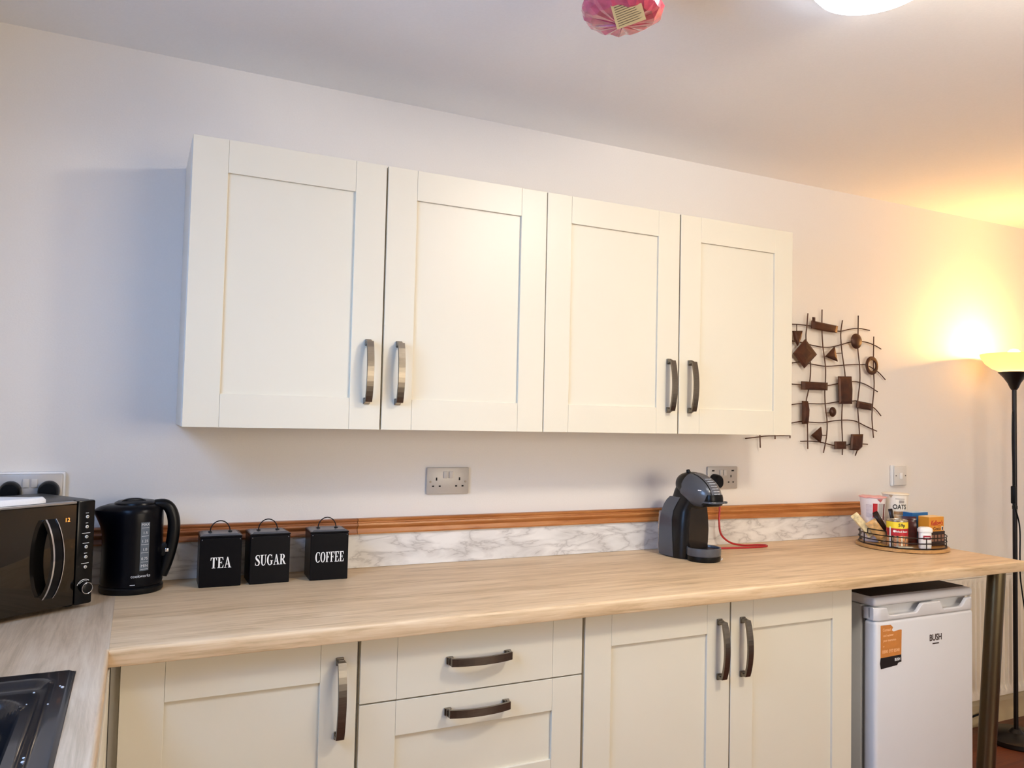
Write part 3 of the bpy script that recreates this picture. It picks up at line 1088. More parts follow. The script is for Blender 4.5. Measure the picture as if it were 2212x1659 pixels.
# side shells (slate)
for s in (-1, 1):
    bm = BM()
    rings = []
    for z, hx_, y0, y1 in ((0.004, 0.0665, 0.018, 0.090), (0.04, 0.0690, 0.020, 0.091), (0.09, 0.0685, 0.024, 0.090), (0.130, 0.0660, 0.028, 0.088), (0.160, 0.0615, 0.026, 0.084), (0.180, 0.0575, 0.018, 0.077), (0.196, 0.0550, 0.008, 0.066), (0.208, 0.0535, 0.000, 0.052)):
        rings.append([(s * hx_, y0, z), (s * (hx_ + 0.002), (y0 + y1) / 2, z), (s * hx_, y1, z), (s * (hx_ - 0.022), y1 + 0.004, z), (s * (hx_ - 0.022), y0, z)])
    loft(bm, rings)
    obj('side_shell', bm, M_slate, cm, True)
# water tank at the back
bm = BM(); loft(bm, [super_ring(0, yy, z, 0.061, 0.011, 4, 32) for z, yy in ((0.012, 0.100), (0.02, 0.100), (0.11, 0.099), (0.145, 0.096), (0.152, 0.094))])
obj('water_tank', bm, mat('clear_tank', 'e8ddd2', 0.12, trans=0.7, ior=1.3, var=0.01), cm, True)
# recessed front
bm = BM(); loft(bm, [[(-hw, -0.0375, z), (hw, -0.0375, z), (hw, -0.028, z), (-hw, -0.028, z)] for z, hw in ((0.028, 0.038), (0.06, 0.042), (0.10, 0.044), (0.14, 0.041), (0.176, 0.036))])
obj('cup_recess', bm, mat('dark_brown_recess', '1d140c', 0.35, var=0.05), cm, True)
# head: ellipsoid dome leaning forward
HC = Vector((0, -0.030, 0.2370))


def head_pt(u, v, k=1.0):
    """u 0..2pi round the left-right axis, v -1..1 across the width"""
    w_ = math.sqrt(max(0, 1 - abs(v) ** 2.6))
    ry, rz = 0.092, 0.0535
    y, z = math.cos(u) * ry * w_, math.sin(u) * rz * w_
    a = math.radians(17)
    return Vector((v * 0.0555 * k, HC.y + (y * math.cos(a) - z * math.sin(a)) * k, HC.z + (z * math.cos(a) + y * math.sin(a)) * k))


bm = BM()
NV, NU = 24, 40
loft(bm, [[head_pt(2 * PI * j / NU, -0.985 + 1.97 * i / NV) for j in range(NU)] for i in range(NV + 1)])
head = obj('head', bm, MATS['satin_black_body'], cm, True)
for s in (-1, 1):       # slate cheeks
    bm = BM()
    rows = []
    for i in range(12):
        v_ = s * (0.42 + 0.58 * math.sin(PI / 2 * i / 11))
        w_ = math.sqrt(max(0, 1 - abs(v_) ** 2.6))
        u0 = math.acos(min(1.0, 0.30 / max(w_, 1e-4)))
        rows.append([head_pt(u0 + (2 * PI - 2 * u0) * j / 22, v_, 1.018) for j in range(23)])
    loft(bm, rows, cap=False, closed=False)
    obj('cheek', bm, M_slate, cm, True)
bm = BM()               # control strip over the top front
rows = [[head_pt(math.radians(78 + 100 * j / 16), v_, 1.03) for j in range(17)] for v_ in [-0.36 + 0.72 * i / 8 for i in range(9)]]
loft(bm, rows, cap=False, closed=False)
strip = obj('control_strip', bm, mat('grey_gloss_strip', '5b5c60', 0.18, var=0.03, vscale=9, coat=0.4), cm, True)
bm = BM()
for j in range(7):
    u_ = math.radians(112 + 8 * j)
    for v_ in (-0.14, 0.10):
        p = head_pt(u_, v_, 1.045)
        box(bm, p.x - 0.006, p.x + 0.006, p.y - 0.0015, p.y + 0.0015, p.z - 0.0011, p.z + 0.0011)
obj('level_bars', bm, MATS['grey_print'], strip)
bm = BM(); loft(bm, [super_ring(0, -0.095, z, hx_, hy_, 3, 32) for z, hx_, hy_ in ((0.186, 0.026, 0.022), (0.191, 0.034, 0.030), (0.205, 0.036, 0.033), (0.217, 0.036, 0.032), (0.226, 0.034, 0.03))]); obj('pod_holder', bm, M_black, cm, True)
bm = BM(); loft(bm, [super_ring(0, -0.098, z, hx_, 0.036, 3, 32) for z, hx_ in ((0.197, 0.037), (0.1985, 0.0385), (0.202, 0.0385), (0.2035, 0.037))]); box(bm, 0.034, 0.046, -0.125, -0.112, 0.196, 0.204, 0.003); obj('holder_lip', bm, M_slate, cm, True)
bm = BM(); tube(bm, [(-0.012, -0.004, 0.286), (-0.014, 0.004, 0.296), (-0.014, 0.006, 0.302)], [0.006, 0.0075, 0.006], 12); obj('lock_lever', bm, M_black, cm, True)
# drip tray
bm = BM(); lathe(bm, [(0.056, 0.0), (0.0585, 0.006), (0.0585, 0.018)], 0, -0.062, 40, sx=1.0, sy=0.92); obj('tray_foot', bm, M_black, cm, True)
bm = BM(); lathe(bm, [(0.058, 0.0185), (0.0595, 0.022), (0.0595, 0.044), (0.0575, 0.0455), (0.054, 0.044), (0.053, 0.036), (0.02, 0.036)], 0, -0.062, 40, sx=1.0, sy=0.92)
tr = obj('drip_tray', bm, M_slate, cm, True)
bm = BM(); lathe(bm, [(0.0525, 0.0365), (0.0525, 0.0385)], 0, -0.062, 40, sx=1.0, sy=0.92); obj('drip_grid', bm, M_black, tr)
bm = to_plane(text_bm('KRUPS', 0.0085, 0.0002, 0.0002), (0.035, -0.1108, 0.009), (math.cos(0.60), math.sin(0.60), 0)); obj('lettering', bm, MATS['grey_print'], cm)
p = head_pt(math.radians(148), -0.80, 1.035)
bm = BM(); prism(bm, [(-0.006, -0.002), (0.006, -0.002), (0.006, 0.002), (-0.006, 0.002)], p, (0.45, -0.89, 0.0), (-0.2, -0.1, 0.97), 0.0006); obj('badge', bm, M_print_w, head)

# cable (its own mesh under the machine): plug in the socket, hanging lead, loop on the worktop
cab = bpy.data.objects.new('power_cord', None)
# the cord is built in world space, so undo the machine's transform through the parent inverse
bm = BM()
wpts = [(1.904, -0.034, 1.128), (1.904, -0.040, 1.105), (1.903, -0.045, 1.06), (1.897, -0.050, 1.00), (1.905, -0.054, 0.955), (1.945, -0.06, 0.925), (2.00, -0.068, 0.914), (2.06, -0.080, 0.9142), (2.085, -0.098, 0.9142), (2.065, -0.116, 0.9142), (2.01, -0.118, 0.9142), (1.93, -0.108, 0.9142), (1.84, -0.092, 0.9142), (1.76, -0.075, 0.9142), (1.70, -0.062, 0.916)]
tube(bm, smooth_path(wpts, 7), 0.0037, 8)
inv = (Matrix.Translation((1.650, -0.195, WT)) @ Matrix.Rotation(math.radians(4), 4, 'Z')).inverted()
bmesh.ops.transform(bm, matrix=inv, verts=bm.verts)
bpy.data.objects.remove(cab)
cord = obj('power_cord', bm, mat('red_cable', 'a8161c', 0.35, var=0.03), cm, True, label='red power cable')
pl = plug(cord, 'plug', 0, 0, 0, 0.046, 0.056, 0.034)
pl.matrix_local = inv @ Matrix.Translation((1.904, -0.0098, 1.153))

# ================================================================== WIRE-RAILED TRAY AND WHAT STANDS IN IT
TX, TY, TR = 2.606, -0.280, 0.165
tray = thing('serving_tray', 'round wooden tray with dark wire rails at the worktop end', 'tray', (TX, TY, WT))
M_tray = wood('tray_wood', ('9c7442', 'b88a52', 'c99c62'), 'x', 0.4)
bm = BM(); lathe(bm, [(TR - 0.006, 0.0004), (TR, 0.003), (TR, 0.011), (TR - 0.003, 0.0135), (0.02, 0.0135)], 0, 0, 64); obj('base', bm, M_tray, tray, True)
M_wire = mat('dark_wire', '1e1310', 0.4, 0.5, var=0.05)
RR = TR - 0.011
ringpt = lambda a, z, r=RR: (r * math.cos(a), r * math.sin(a), z)
for z in (0.0165, 0.036, 0.056):
    bm = BM(); tube(bm, [ringpt(2 * PI * k / 64, z) for k in range(64)], 0.0021, 6, closed=True); obj('rail', bm, M_wire, tray, True)
for k in range(8):
    a = math.radians(205 + 45 * k)
    bm = BM(); tube(bm, [ringpt(a, 0.0145), ringpt(a, 0.056)], 0.0022, 6); obj('post', bm, M_wire, tray, True)
for a0 in (math.radians(183), math.radians(3)):
    bm = BM(); tube(bm, [ringpt(a0 - 0.26, 0.056), ringpt(a0 - 0.26, 0.072)] + [ringpt(a0 - 0.26 + 0.52 * k / 10, 0.074) for k in range(11)] + [ringpt(a0 + 0.26, 0.072), ringpt(a0 + 0.26, 0.056)], 0.0021, 6); obj('grip_rail', bm, M_wire, tray, True)
TZ = WT + 0.0140
FACE = math.radians(-90 - 38)                       # direction from the tray towards the viewer's side of the room


def cyl_label(parent, name, w, h, r, z, m, ang=FACE, eps=0.0003):
    bm = wrap(patch(w, h, 14), 0, 0, (lambda q: r(q) + eps) if callable(r) else (lambda q: r + eps), ang, z)
    return obj(name, bm, m, parent, True)


# baked beans tin
t = thing('food_tin', 'tin of baked beans with a yellow price band', 'tin', (2.512, -0.333, TZ))
bm = BM(); lathe(bm, [(0.036, 0.0), (0.0375, 0.001), (0.0375, 0.004), (0.0366, 0.005), (0.0366, 0.098), (0.0375, 0.099), (0.0375, 0.102), (0.036, 0.103), (0.0345, 0.100), (0.01, 0.100)], 0, 0, 40); tin = obj('can', bm, mat('tin_metal', 'c9c5b8', 0.25, 1.0, var=0.03, vscale=30), t, True)
rt_ = 0.0366
M_beans = mat('bean_picture', 'c98a5a', 0.45, var=0.55, vscale=95)
lb = cyl_label(t, 'paper_label', 2 * PI * rt_ * 0.98, 0.092, rt_, 0.0515, M_beans)
cyl_label(lb, 'yellow_band', 2 * PI * rt_ * 0.97, 0.024, rt_, 0.0845, mat('yellow_print', 'f2d62e', 0.45, var=0.02), eps=0.0007)
cyl_label(lb, 'red_band', 2 * PI * rt_ * 0.97, 0.027, rt_, 0.0585, mat('red_print', 'b31722', 0.45, var=0.04), eps=0.0007)
cyl_label(lb, 'pale_edge', 0.006, 0.075, rt_, 0.040, M_print_w, FACE - 0.92, eps=0.0009)
obj('lettering', wrap(text_bm('59p', 0.017, 0.0001, 0.0004), 0, 0, lambda q: rt_ + 0.001, FACE + 0.20, 0.0845), M_print_k, lb)
obj('lettering', wrap(text_bm('Baked Beans', 0.0095, 0.0001, 0.0002), 0, 0, lambda q: rt_ + 0.001, FACE + 0.22, 0.0615), M_print_w, lb)
bm = BM(); lathe(bm, [(0.0045, 0), (0.0045, 0.0002)], 0, 0, 16); obj('emblem', wrap(bm, 0, 0, lambda q: rt_ + 0.0012, FACE - 0.50, 0.062), M_print_w, lb)


def pot(name, label, x, y, rb, rt, h, cup_m, lid_m, ragged):
    t = thing(name, label, 'food pot', (x, y, TZ))
    rf = lambda z: rb + (rt - rb) * z / h
    bm = BM(); lathe(bm, [(rb * 0.94, 0.0), (rb, 0.002), (rf(h * 0.5), h * 0.5), (rf(h - 0.003), h - 0.003)], 0, 0, 44); cup = obj('cup', bm, cup_m, t, True)
    bm = BM()
    n = 44
    rings = []
    for r_, z_ in ((rt + 0.0005, h - 0.005), (rt + 0.0035, h - 0.003), (rt + 0.0035, h), (rt, h + 0.001), (0.01, h + 0.0012)):
        ring = []
        for k in range(n):
            a = 2 * PI * k / n
            w_ = ragged * (math.sin(5 * a + 1) * 0.5 + math.sin(9 * a) * 0.5)
            ring.append(((r_ + (w_ if r_ > 0.02 else 0)) * math.cos(a), (r_ + (w_ if r_ > 0.02 else 0)) * math.sin(a), z_ + (0.8 * w_ if r_ > 0.02 else 0)))
        rings.append(ring)
    loft(bm, rings)
    lid_ = obj('lid', bm, lid_m, t, True)
    return t, cup, lid_, rf


t, cup, lid_, rf = pot('food_pot', 'tall cream pot lettered OATS behind the tin', 2.656, -0.212, 0.036, 0.0475, 0.187, mat('cream_card', 'e9e0d2', 0.5, var=0.02), mat('cream_lid', 'f1e6cf', 0.4, var=0.01), 0.0)
obj('lettering', wrap(text_bm('OATS', 0.0255, 0.0001, 0.0006, sx=0.82), 0, 0, lambda q: rf(q) + 0.0006, FACE + 0.14, 0.136), M_print_k, cup)
cyl_label(cup, 'grey_arc', 0.020, 0.011, rf, 0.157, mat('grey_ink', '9a938c', 0.5, var=0.05), FACE + 0.28)
cyl_label(cup, 'small_print', 0.036, 0.0022, rf, 0.168, MATS['grey_ink'], FACE + 0.14)
cyl_label(cup, 'brown_band', 0.036, 0.013, rf, 0.112, mat('tan_ink', 'a9835e', 0.5, var=0.25, vscale=120), FACE + 0.05)
cyl_label(cup, 'blue_patch', 0.012, 0.016, rf, 0.111, mat('indigo_ink', '4a3f77', 0.5, var=0.3, vscale=150), FACE + 0.70)
cyl_label(cup, 'picture', 0.040, 0.030, rf, 0.088, mat('biscuit_picture', 'd2b08a', 0.5, var=0.35, vscale=110), FACE + 0.12)
bm = BM(); loft(bm, [[(0, 0, 0), (0.016, 0, 0), (0.009, -0.011, 0)], [(0, 0, 0.0004), (0.016, 0, 0.0004), (0.009, -0.011, 0.0004)]])
obj('peel_tab', wrap(bm, 0, 0, lambda q: rf(q) + 0.0015, FACE - 0.75, 0.182), mat('kraft_tab', 'b39a7c', 0.5, var=0.05), lid_)

t, cup, lid_, rf = pot('food_pot', 'tall white pot with a crumpled pink lid and red stripe', 2.546, -0.196, 0.036, 0.0475, 0.176, mat('white_card', 'e2d8d6', 0.5, var=0.02), mat('pink_foil_lid', 'e8a6a0', 0.35, var=0.06, vscale=50), 0.0018)
cyl_label(cup, 'red_stripe', 0.017, 0.056, rf, 0.123, MATS['red_print'], FACE - 0.02)
cyl_label(cup, 'grey_panel', 0.020, 0.052, rf, 0.125, mat('pale_grey_ink', 'a9a49f', 0.5, var=0.08, vscale=200), FACE + 0.46)
cyl_label(cup, 'brown_stripe', 0.009, 0.062, rf, 0.118, mat('brown_ink', '6e2f22', 0.5, var=0.2, vscale=120), FACE + 0.86)
cyl_label(cup, 'text_block', 0.022, 0.05, rf, 0.122, mat('faint_print', 'c9bec2', 0.5, var=0.14, vscale=260, stretch=(0.2, 0.2, 1)), FACE - 0.52)
bm = BM(); loft(bm, [[(-0.012, 0, 0), (0.012, 0, 0), (0.002, -0.013, 0)], [(-0.012, 0, 0.0004), (0.012, 0, 0.0004), (0.002, -0.013, 0.0004)]])
obj('peel_tab', wrap(bm, 0, 0, lambda q: rf(q) + 0.0015, FACE + 0.36, 0.169), mat('dark_pink_foil', 'b0504e', 0.4, var=0.05), lid_)


# cereal boxes
def carton(name, label, x0, x1, y0, y1, h, m, top_m):
    t = thing(name, label, 'box', (x0, y0, TZ))
    bm = BM(); box(bm, 0, x1 - x0, 0, y1 - y0, 0.0003, h, 0.0008); b = obj('carton', bm, m, t)
    bm = BM(); box(bm, 0.001, x1 - x0 - 0.001, 0.001, y1 - y0 - 0.001, h + 0.0001, h + 0.0012); obj('top_flap', bm, top_m, t)
    return t, b


t, b = carton('cereal_box', 'orange cereal box with red script at the right of the tray', 2.627, 2.712, -0.381, -0.335, 0.112, mat('orange_card', 'd8902c', 0.45, var=0.05, vscale=14), mat('pale_orange_flap', 'eec98a', 0.5, var=0.02))
W_ = 0.090
obj('lettering', to_plane(text_bm("Kellogg's", 0.0265, 0.0002, 0.0006, shear=0.35, sx=0.72), (0.043, -0.0003, 0.089)), mat('red_script', 'b3201c', 0.45, var=0.02), b)
obj('lettering', to_plane(text_bm('Coco', 0.018, 0.0002, 0.0005), (0.044, -0.0003, 0.068)), mat('brown_letters', '5e3316', 0.45, var=0.02), b)
bm = BM(); box(bm, 0.070, 0.080, -0.0006, -0.0001, 0.061, 0.076); obj('emblem_panel', bm, M_print_w, b)
bm = BM(); box(bm, 0.0715, 0.0785, -0.0009, -0.0007, 0.062, 0.074); obj('emblem', bm, M_print_k, b)
bm = BM(); box(bm, 0.004, 0.0895, -0.0006, -0.0001, 0.002, 0.058); pic = obj('picture', bm, mat('dark_chocolate_print', '2c1a12', 0.45, var=0.25, vscale=70), b)
for k in range(4):
    bm = BM(); box(bm, 0.010 + 0.020 * k, 0.024 + 0.020 * k, -0.0016, -0.0007, 0.020, 0.045, 0.0004); obj('picture_bar', bm, mat('chocolate_bar_print', '8d6550', 0.45, var=0.12, vscale=60), b)
t, b = carton('cereal_box', 'plain blue cereal box behind the orange one', 2.6255, 2.715, -0.312, -0.270, 0.121, mat('blue_card', '2169a4', 0.4, var=0.06, vscale=12), mat('pale_blue_flap', 'bccbd6', 0.5, var=0.02))

# sweetener dispenser
t = thing('sweetener_bottle', 'small white flip-top dispenser with a red label', 'bottle', (2.586, -0.394, TZ))
bm = BM(); loft(bm, [super_ring(0, 0, z, hx_, hy_, 2.8, 32, 0.66) for z, hx_, hy_ in ((0.0, 0.021, 0.013), (0.002, 0.022, 0.014), (0.058, 0.022, 0.014), (0.060, 0.021, 0.013))]); b = obj('body', bm, M_white, t, True)
bm = BM(); loft(bm, [super_ring(0, 0, z, hx_, hy_, 3.4, 32, 0.66 - 1.1) for z, hx_, hy_ in ((0.0605, 0.0245, 0.016), (0.064, 0.0255, 0.0165), (0.072, 0.0255, 0.0165), (0.078, 0.021, 0.014), (0.080, 0.015, 0.011))]); obj('cap', bm, M_white, t, True)
b.rotation_euler = (0, 0, -1.1)
vd = Vector((math.cos(-0.44), math.sin(-0.44), 0))
nd = Vector((vd.y, -vd.x, 0))
bm = BM(); prism(bm, [(-0.014, 0.034), (0.014, 0.034), (0.014, 0.049), (-0.014, 0.049)], nd * 0.0142, vd, (0, 0, 1), 0.0004); obj('label_patch', bm, mat('crimson_print', 'a01430', 0.45, var=0.04), t)
obj('lettering', to_plane(text_bm('sweet', 0.008, 0.0001, 0.0004), nd * 0.0149 + Vector((0, 0, 0.0415)), vd), M_print_w, t)


# sachets and wrapped biscuits
def packet(name, label, cat, base, tip, w, th, m, face=None, group=None, crimp=True):
    """flat pillow packet from base to tip"""
    base, tip = Vector(base), Vector(tip)
    L = (tip - base).length
    yd = (tip - base).normalized()
    f = Vector(face or (-0.79, -0.61, 0)).normalized()
    xd = yd.cross(f).normalized()
    nd = xd.cross(yd).normalized()
    bm = BM()
    rings = []
    for t_, k, wk in ((0, 0.08, 0.92), (0.03, 0.10, 1.0), (0.09, 0.12, 1.0), (0.14, 0.8, 0.94), (0.3, 1.0, 0.95), (0.7, 1.0, 0.95), (0.86, 0.8, 0.94), (0.91, 0.12, 1.0), (0.97, 0.10, 1.0), (1.0, 0.08, 0.92)):
        c_ = base + yd * L * t_
        rings.append([c_ + xd * (w / 2 * wk * a) + nd * (th / 2 * k * b_) for a, b_ in ((-1, -0.35), (-0.7, -1), (0, -1.1), (0.7, -1), (1, -0.35), (1, 0.35), (0.7, 1), (0, 1.1), (-0.7, 1), (-1, 0.35))])
    loft(bm, rings)
    o = obj(name, bm, m, None, True)
    return tag(o, label, cat, group)


M_foil = mat('dark_foil', '2b1a10', 0.3, 0.2, var=0.2, vscale=60)
M_cream = mat('cream_wrapper', 'e6d3a0', 0.3, var=0.25, vscale=70)
M_gold = mat('biscuit_wrapper', 'd6a868', 0.3, var=0.3, vscale=60)
bz = TZ + 0.003
packet('biscuit_pack', 'cream wrapped biscuit pack leaning furthest left over the tray rail', 'snack', (2.502, -0.230, bz + 0.024), (2.449, -0.188, bz + 0.104), 0.030, 0.018, M_cream)
packet('biscuit_pack', 'golden wrapped biscuit pack leaning between the cream pack and the dark sachets', 'snack', (2.512, -0.276, bz + 0.014), (2.476, -0.242, bz + 0.084), 0.042, 0.014, M_gold)
packet('sachet', 'dark foil coffee sachet with pale edges leaning against the biscuit packs', 'sachet', (2.545, -0.287, bz + 0.006), (2.499, -0.244, bz + 0.110), 0.018, 0.006, M_foil)
packet('sachet', 'white paper sachet leaning between two dark sachets', 'sachet', (2.5525, -0.2805, bz + 0.006), (2.5065, -0.2375, bz + 0.098), 0.017, 0.005, mat('white_paper', 'e9e2d6', 0.5, var=0.05, vscale=40))
packet('sachet', 'short dark sachet leaning in front of the red-striped pot', 'sachet', (2.560, -0.2745, bz + 0.006), (2.514, -0.2315, bz + 0.116), 0.020, 0.006, M_foil)
packet('sachet', 'thin dark sachet standing upright between the two tall pots', 'sachet', (2.600, -0.262, bz + 0.006), (2.583, -0.246, bz + 0.128), 0.016, 0.005, M_foil)
packet('chocolate_pack', 'dark red chocolate packet standing between the tin and the dispenser', 'snack', (2.583, -0.335, bz + 0.001), (2.586, -0.327, bz + 0.108), 0.050, 0.014, mat('maroon_wrapper', '40120e', 0.3, var=0.4, vscale=60))
packet('sachet', 'silver sachet lying flat on the tray in front of the tin', 'sachet', (2.470, -0.356, bz + 0.003), (2.530, -0.392, bz + 0.003), 0.022, 0.006, mat('silver_wrapper', 'b9b7a8', 0.3, 0.6, var=0.1, vscale=60), (0, 0, 1))
packet('sachet', 'gold sachet lying flat at the left front of the tray', 'sachet', (2.468, -0.275, bz + 0.003), (2.459, -0.330, bz + 0.003), 0.022, 0.006, mat('gold_wrapper', 'a87f3e', 0.3, 0.3, var=0.3, vscale=50), (0, 0, 1))
packet('snack_tube', 'brown wrapped snack bar in front of the blue box', 'snack', (2.602, -0.325, bz + 0.001), (2.614, -0.320, bz + 0.090), 0.026, 0.012, mat('brown_wrapper', '5a2a20', 0.3, var=0.4, vscale=80))

# ================================================================== FRIDGE
FX0, FX1, FYF, FYB, FT = 2.072, 2.560, -0.600, -0.062, 0.822
fr = thing('fridge', 'white undercounter fridge with an orange sticker on its door', 'fridge', (FX0, FYF, 0))
fw, fd = FX1 - FX0, FYB - FYF
M_fr = mat('fridge_white', 'dcdad8', 0.35, var=0.008, vscale=5)
bm = BM(); box(bm, 0.002, fw - 0.002, 0.060, fd, 0.02, FT - 0.030, 0.004); obj('cabinet', bm, mat('fridge_side_grey', 'c5c8c8', 0.4, var=0.01), fr, True)
bm = BM(); box(bm, -0.002, fw + 0.003, 0.004, fd, FT - 0.0285, FT, 0.011, 4); obj('lid_top', bm, M_fr, fr, True)
bm = BM(); box(bm, 0.012, fw - 0.010, 0.030, fd - 0.004, FT + 0.0002, FT + 0.0022, 0.0008); obj('top_shade', bm, mat('brown_top_shade', '33261b', 0.5, var=0.06), fr)  # dark sheet standing in for the shade on the fridge top
bm = BM(); box(bm, 0.010, fw - 0.010, 0.050, 0.0595, 0.05, FT - 0.05); obj('gasket', bm, mat('grey_gasket', '77756f', 0.6, var=0.03), fr)
DH = 0.748
bm = BM(); box(bm, 0, fw, 0.0, 0.050, 0.035, DH, 0.013, 4); fdoor = obj('door', bm, M_fr, fr, True)
# grip rail along the door's top: outer lip with two finger scoops
bm = BM()
N = 60
lowz, topz = DH + 0.0015, DH + 0.0425


def lip_h(s):
    z = topz
    for a, b in ((0.10, 0.46), (0.64, 0.93)):
        z -= 0.027 * sstep(a - 0.004, a + 0.025 if a < 0.3 else a + 0.02, s) * (1 - sstep(b - 0.075, b, s))
    return z


rings = []
for i in range(N + 1):
    s = i / N
    x = 0.0 + fw * s
    edge = 0.012 * (1 - min(1, min(s, 1 - s) * 22)) ** 2
    rings.append([(x, edge, lowz), (x, -0.002 + edge, lowz + 0.004), (x, -0.002 + edge, lip_h(s) - 0.003), (x, 0.001 + edge, lip_h(s)), (x, 0.009 + edge, lip_h(s)), (x, 0.011 + edge, lip_h(s) - 0.003), (x, 0.012 + edge, lowz)])
loft(bm, rings)
box(bm, 0.001, fw - 0.001, 0.032, 0.050, lowz, topz - 0.003, 0.002)
box(bm, 0.001, fw - 0.001, 0.012, 0.033, lowz, lowz + 0.006)
grip = obj('door_grip', bm, M_fr, fr, True)
bm = to_plane(text_bm('BUSH', 0.030, 0.0003, 0.0006, sx=0.86), (0.288, -0.0004, 0.6705)); obj('lettering', bm, mat('badge_brown', '3a2b22', 0.4, var=0.02), fdoor)
bm = BM(); box(bm, 0.272, 0.304, -0.0008, -0.0002, 0.6495, 0.6535); obj('badge_bar', bm, MATS['badge_brown'], fdoor)
# torn sticker
SX_, SZ_ = 0.021, 0.5975
M_stk = mat('orange_sticker', 'c9803a', 0.45, var=0.06, vscale=40)
bm = BM(); prism(bm, [(0, 0.0335), (0.097, 0.0355), (0.099, 0.115), (0.093, 0.1165), (0.060, 0.113), (0.052, 0.118), (0.058, 0.127), (0.046, 0.136), (0.0, 0.137)], (SX_, -0.0002, SZ_), (1, 0, 0), (0, 0, 1), 0.0005); stk = obj('sticker', bm, M_stk, fdoor)
bm = BM(); prism(bm, [(0.001, -0.002), (0.030, 0.0), (0.078, 0.003), (0.082, 0.010), (0.098, 0.012), (0.097, 0.0352), (0, 0.0332), (-0.003, 0.016)], (SX_, -0.0002, SZ_), (1, 0, 0), (0, 0, 1), 0.0005); stk2 = obj('sticker', bm, mat('sticker_black', '14100f', 0.4, var=0.1), fdoor, label='black lower strip of the sticker')
M_pe = mat('peach_print', 'efb884', 0.5, var=0.03)
for s_, x_, z_, h_ in (('Contact', 0.029, 0.121, 0.013), ('and register', 0.036, 0.103, 0.0105), ('your guarantee', 0.042, 0.087, 0.0105), ('on', 0.014, 0.069, 0.007), ('0800 597 8548', 0.048, 0.0515, 0.0145)):
    bm = to_plane(text_bm(s_, h_, 0.0001, 0.0002, sx=0.93), (SX_ + x_, -0.0008, SZ_ + z_)); obj('sticker_lettering', bm, M_pe, fdoor)
bm = to_plane(text_bm('BUSH', 0.0125, 0.0001, 0.0003, sx=0.86), (SX_ + 0.079, -0.0008, SZ_ + 0.0215)); obj('sticker_lettering', bm, M_print_w, fdoor)
for x in (0.05, fw - 0.05):
    for y in (0.09, fd - 0.05):
        bm = BM(); lathe(bm, [(0.02, 0), (0.02, 0.022)], x, y, 14); obj('foot', bm, M_black, fr)
bm = BM(); tube(bm, smooth_path([(fw - 0.03, fd - 0.01, 0.10), (fw + 0.06, fd + 0.030, 0.09), (fw + 0.30, fd + 0.034, 0.05), (fw + 0.60, fd + 0.034, 0.04), (fw + 0.88, fd + 0.034, 0.06), (fw + 0.98, fd + 0.03, 0.085)], 6), 0.004, 8); obj('mains_lead', bm, M_black, fr, True)

# worktop support leg
lg = thing('worktop_support', 'worn steel tubular leg under the free end of the worktop', 'table leg', (2.679, -0.560, 0))
bm = BM(); tube(bm, [(-0.01, 0.0, 0.012), (0.058, -0.008, WB - 0.008)], 0.030, 28); obj('tube', bm, M_steel, lg, True)
bm = BM(); lathe(bm, [(0.033, WB - 0.007), (0.033, WB - 0.0015), (0.030, WB - 0.0008)], 0.058, -0.008, 28); obj('mounting_plate', bm, M_steel, lg, True)
bm = BM(); lathe(bm, [(0.034, 0.0003), (0.036, 0.006), (0.031, 0.014)], -0.01, 0.0, 28); obj('foot', bm, M_black, lg, True)

# ================================================================== RADIATOR
RX0, RX1, RZ0, RZ1, RYF = 2.95, 4.12, 0.160, 0.704, -0.092
rad = thing('radiator', 'white ribbed panel radiator on the back wall beyond the fridge', 'radiator', (RX0, 0, 0))
M_rad = mat('radiator_enamel', 'e4d9c6', 0.35, var=0.01, vscale=4)
bm = BM()
L = RX1 - RX0
pitch = 0.0335
rows = []
zs = [RZ0, RZ0 + 0.022, RZ0 + 0.040, RZ0 + 0.055, RZ1 - 0.055, RZ1 - 0.036, RZ1 - 0.018, RZ1]
amp = [0, 0, 0.5, 1, 1, 0.5, 0, 0]
nxr = int(L / pitch * 12)
for z, a in zip(zs, amp):
    row_ = []
    for i in range(nxr + 1):
        x = L * i / nxr
        ph = (x / pitch) % 1.0
        ridge = sstep(0.16, 0.32, ph) * (1 - sstep(0.68, 0.84, ph))
        row_.append((x, RYF + 0.018 * a * (1 - ridge), z))
    rows.append(row_)
loft(bm, rows, cap=False, closed=False)
obj('front_panel', bm, M_rad, rad, True)
bm = BM(); box(bm, 0, L, RYF + 0.019, RYF + 0.023, RZ0, RZ1, 0.002); obj('panel_back', bm, M_rad, rad)
bm = BM()
box(bm, -0.002, L + 0.002, RYF + 0.002, -0.030, RZ1 + 0.001, RZ1 + 0.006)
for k in range(int(L / 0.02)):
    box(bm, 0.006 + 0.02 * k, 0.012 + 0.02 * k, RYF + 0.02, -0.035, RZ1 + 0.0062, RZ1 + 0.008)
obj('top_grille', bm, M_rad, rad)
for x in (-0.004, L + 0.001):
    bm = BM(); box(bm, x, x + 0.003, RYF + 0.002, -0.030, RZ0 + 0.01, RZ1); obj('side_cover', bm, M_rad, rad)
for x in (0.15, L - 0.15):
    bm = BM(); box(bm, x - 0.015, x + 0.015, RYF + 0.024, -0.0008, RZ0 + 0.05, RZ1 - 0.05); obj('bracket', bm, M_rad, rad)
bm = BM(); tube(bm, [(-0.05, -0.05, 0.0), (-0.05, -0.05, 0.17), (-0.03, -0.06, 0.185), (0.0, -0.075, 0.19)], 0.0075, 10); obj('pipe', bm, mat('copper_pipe', '9a6a48', 0.35, 0.8, var=0.08), rad, True)
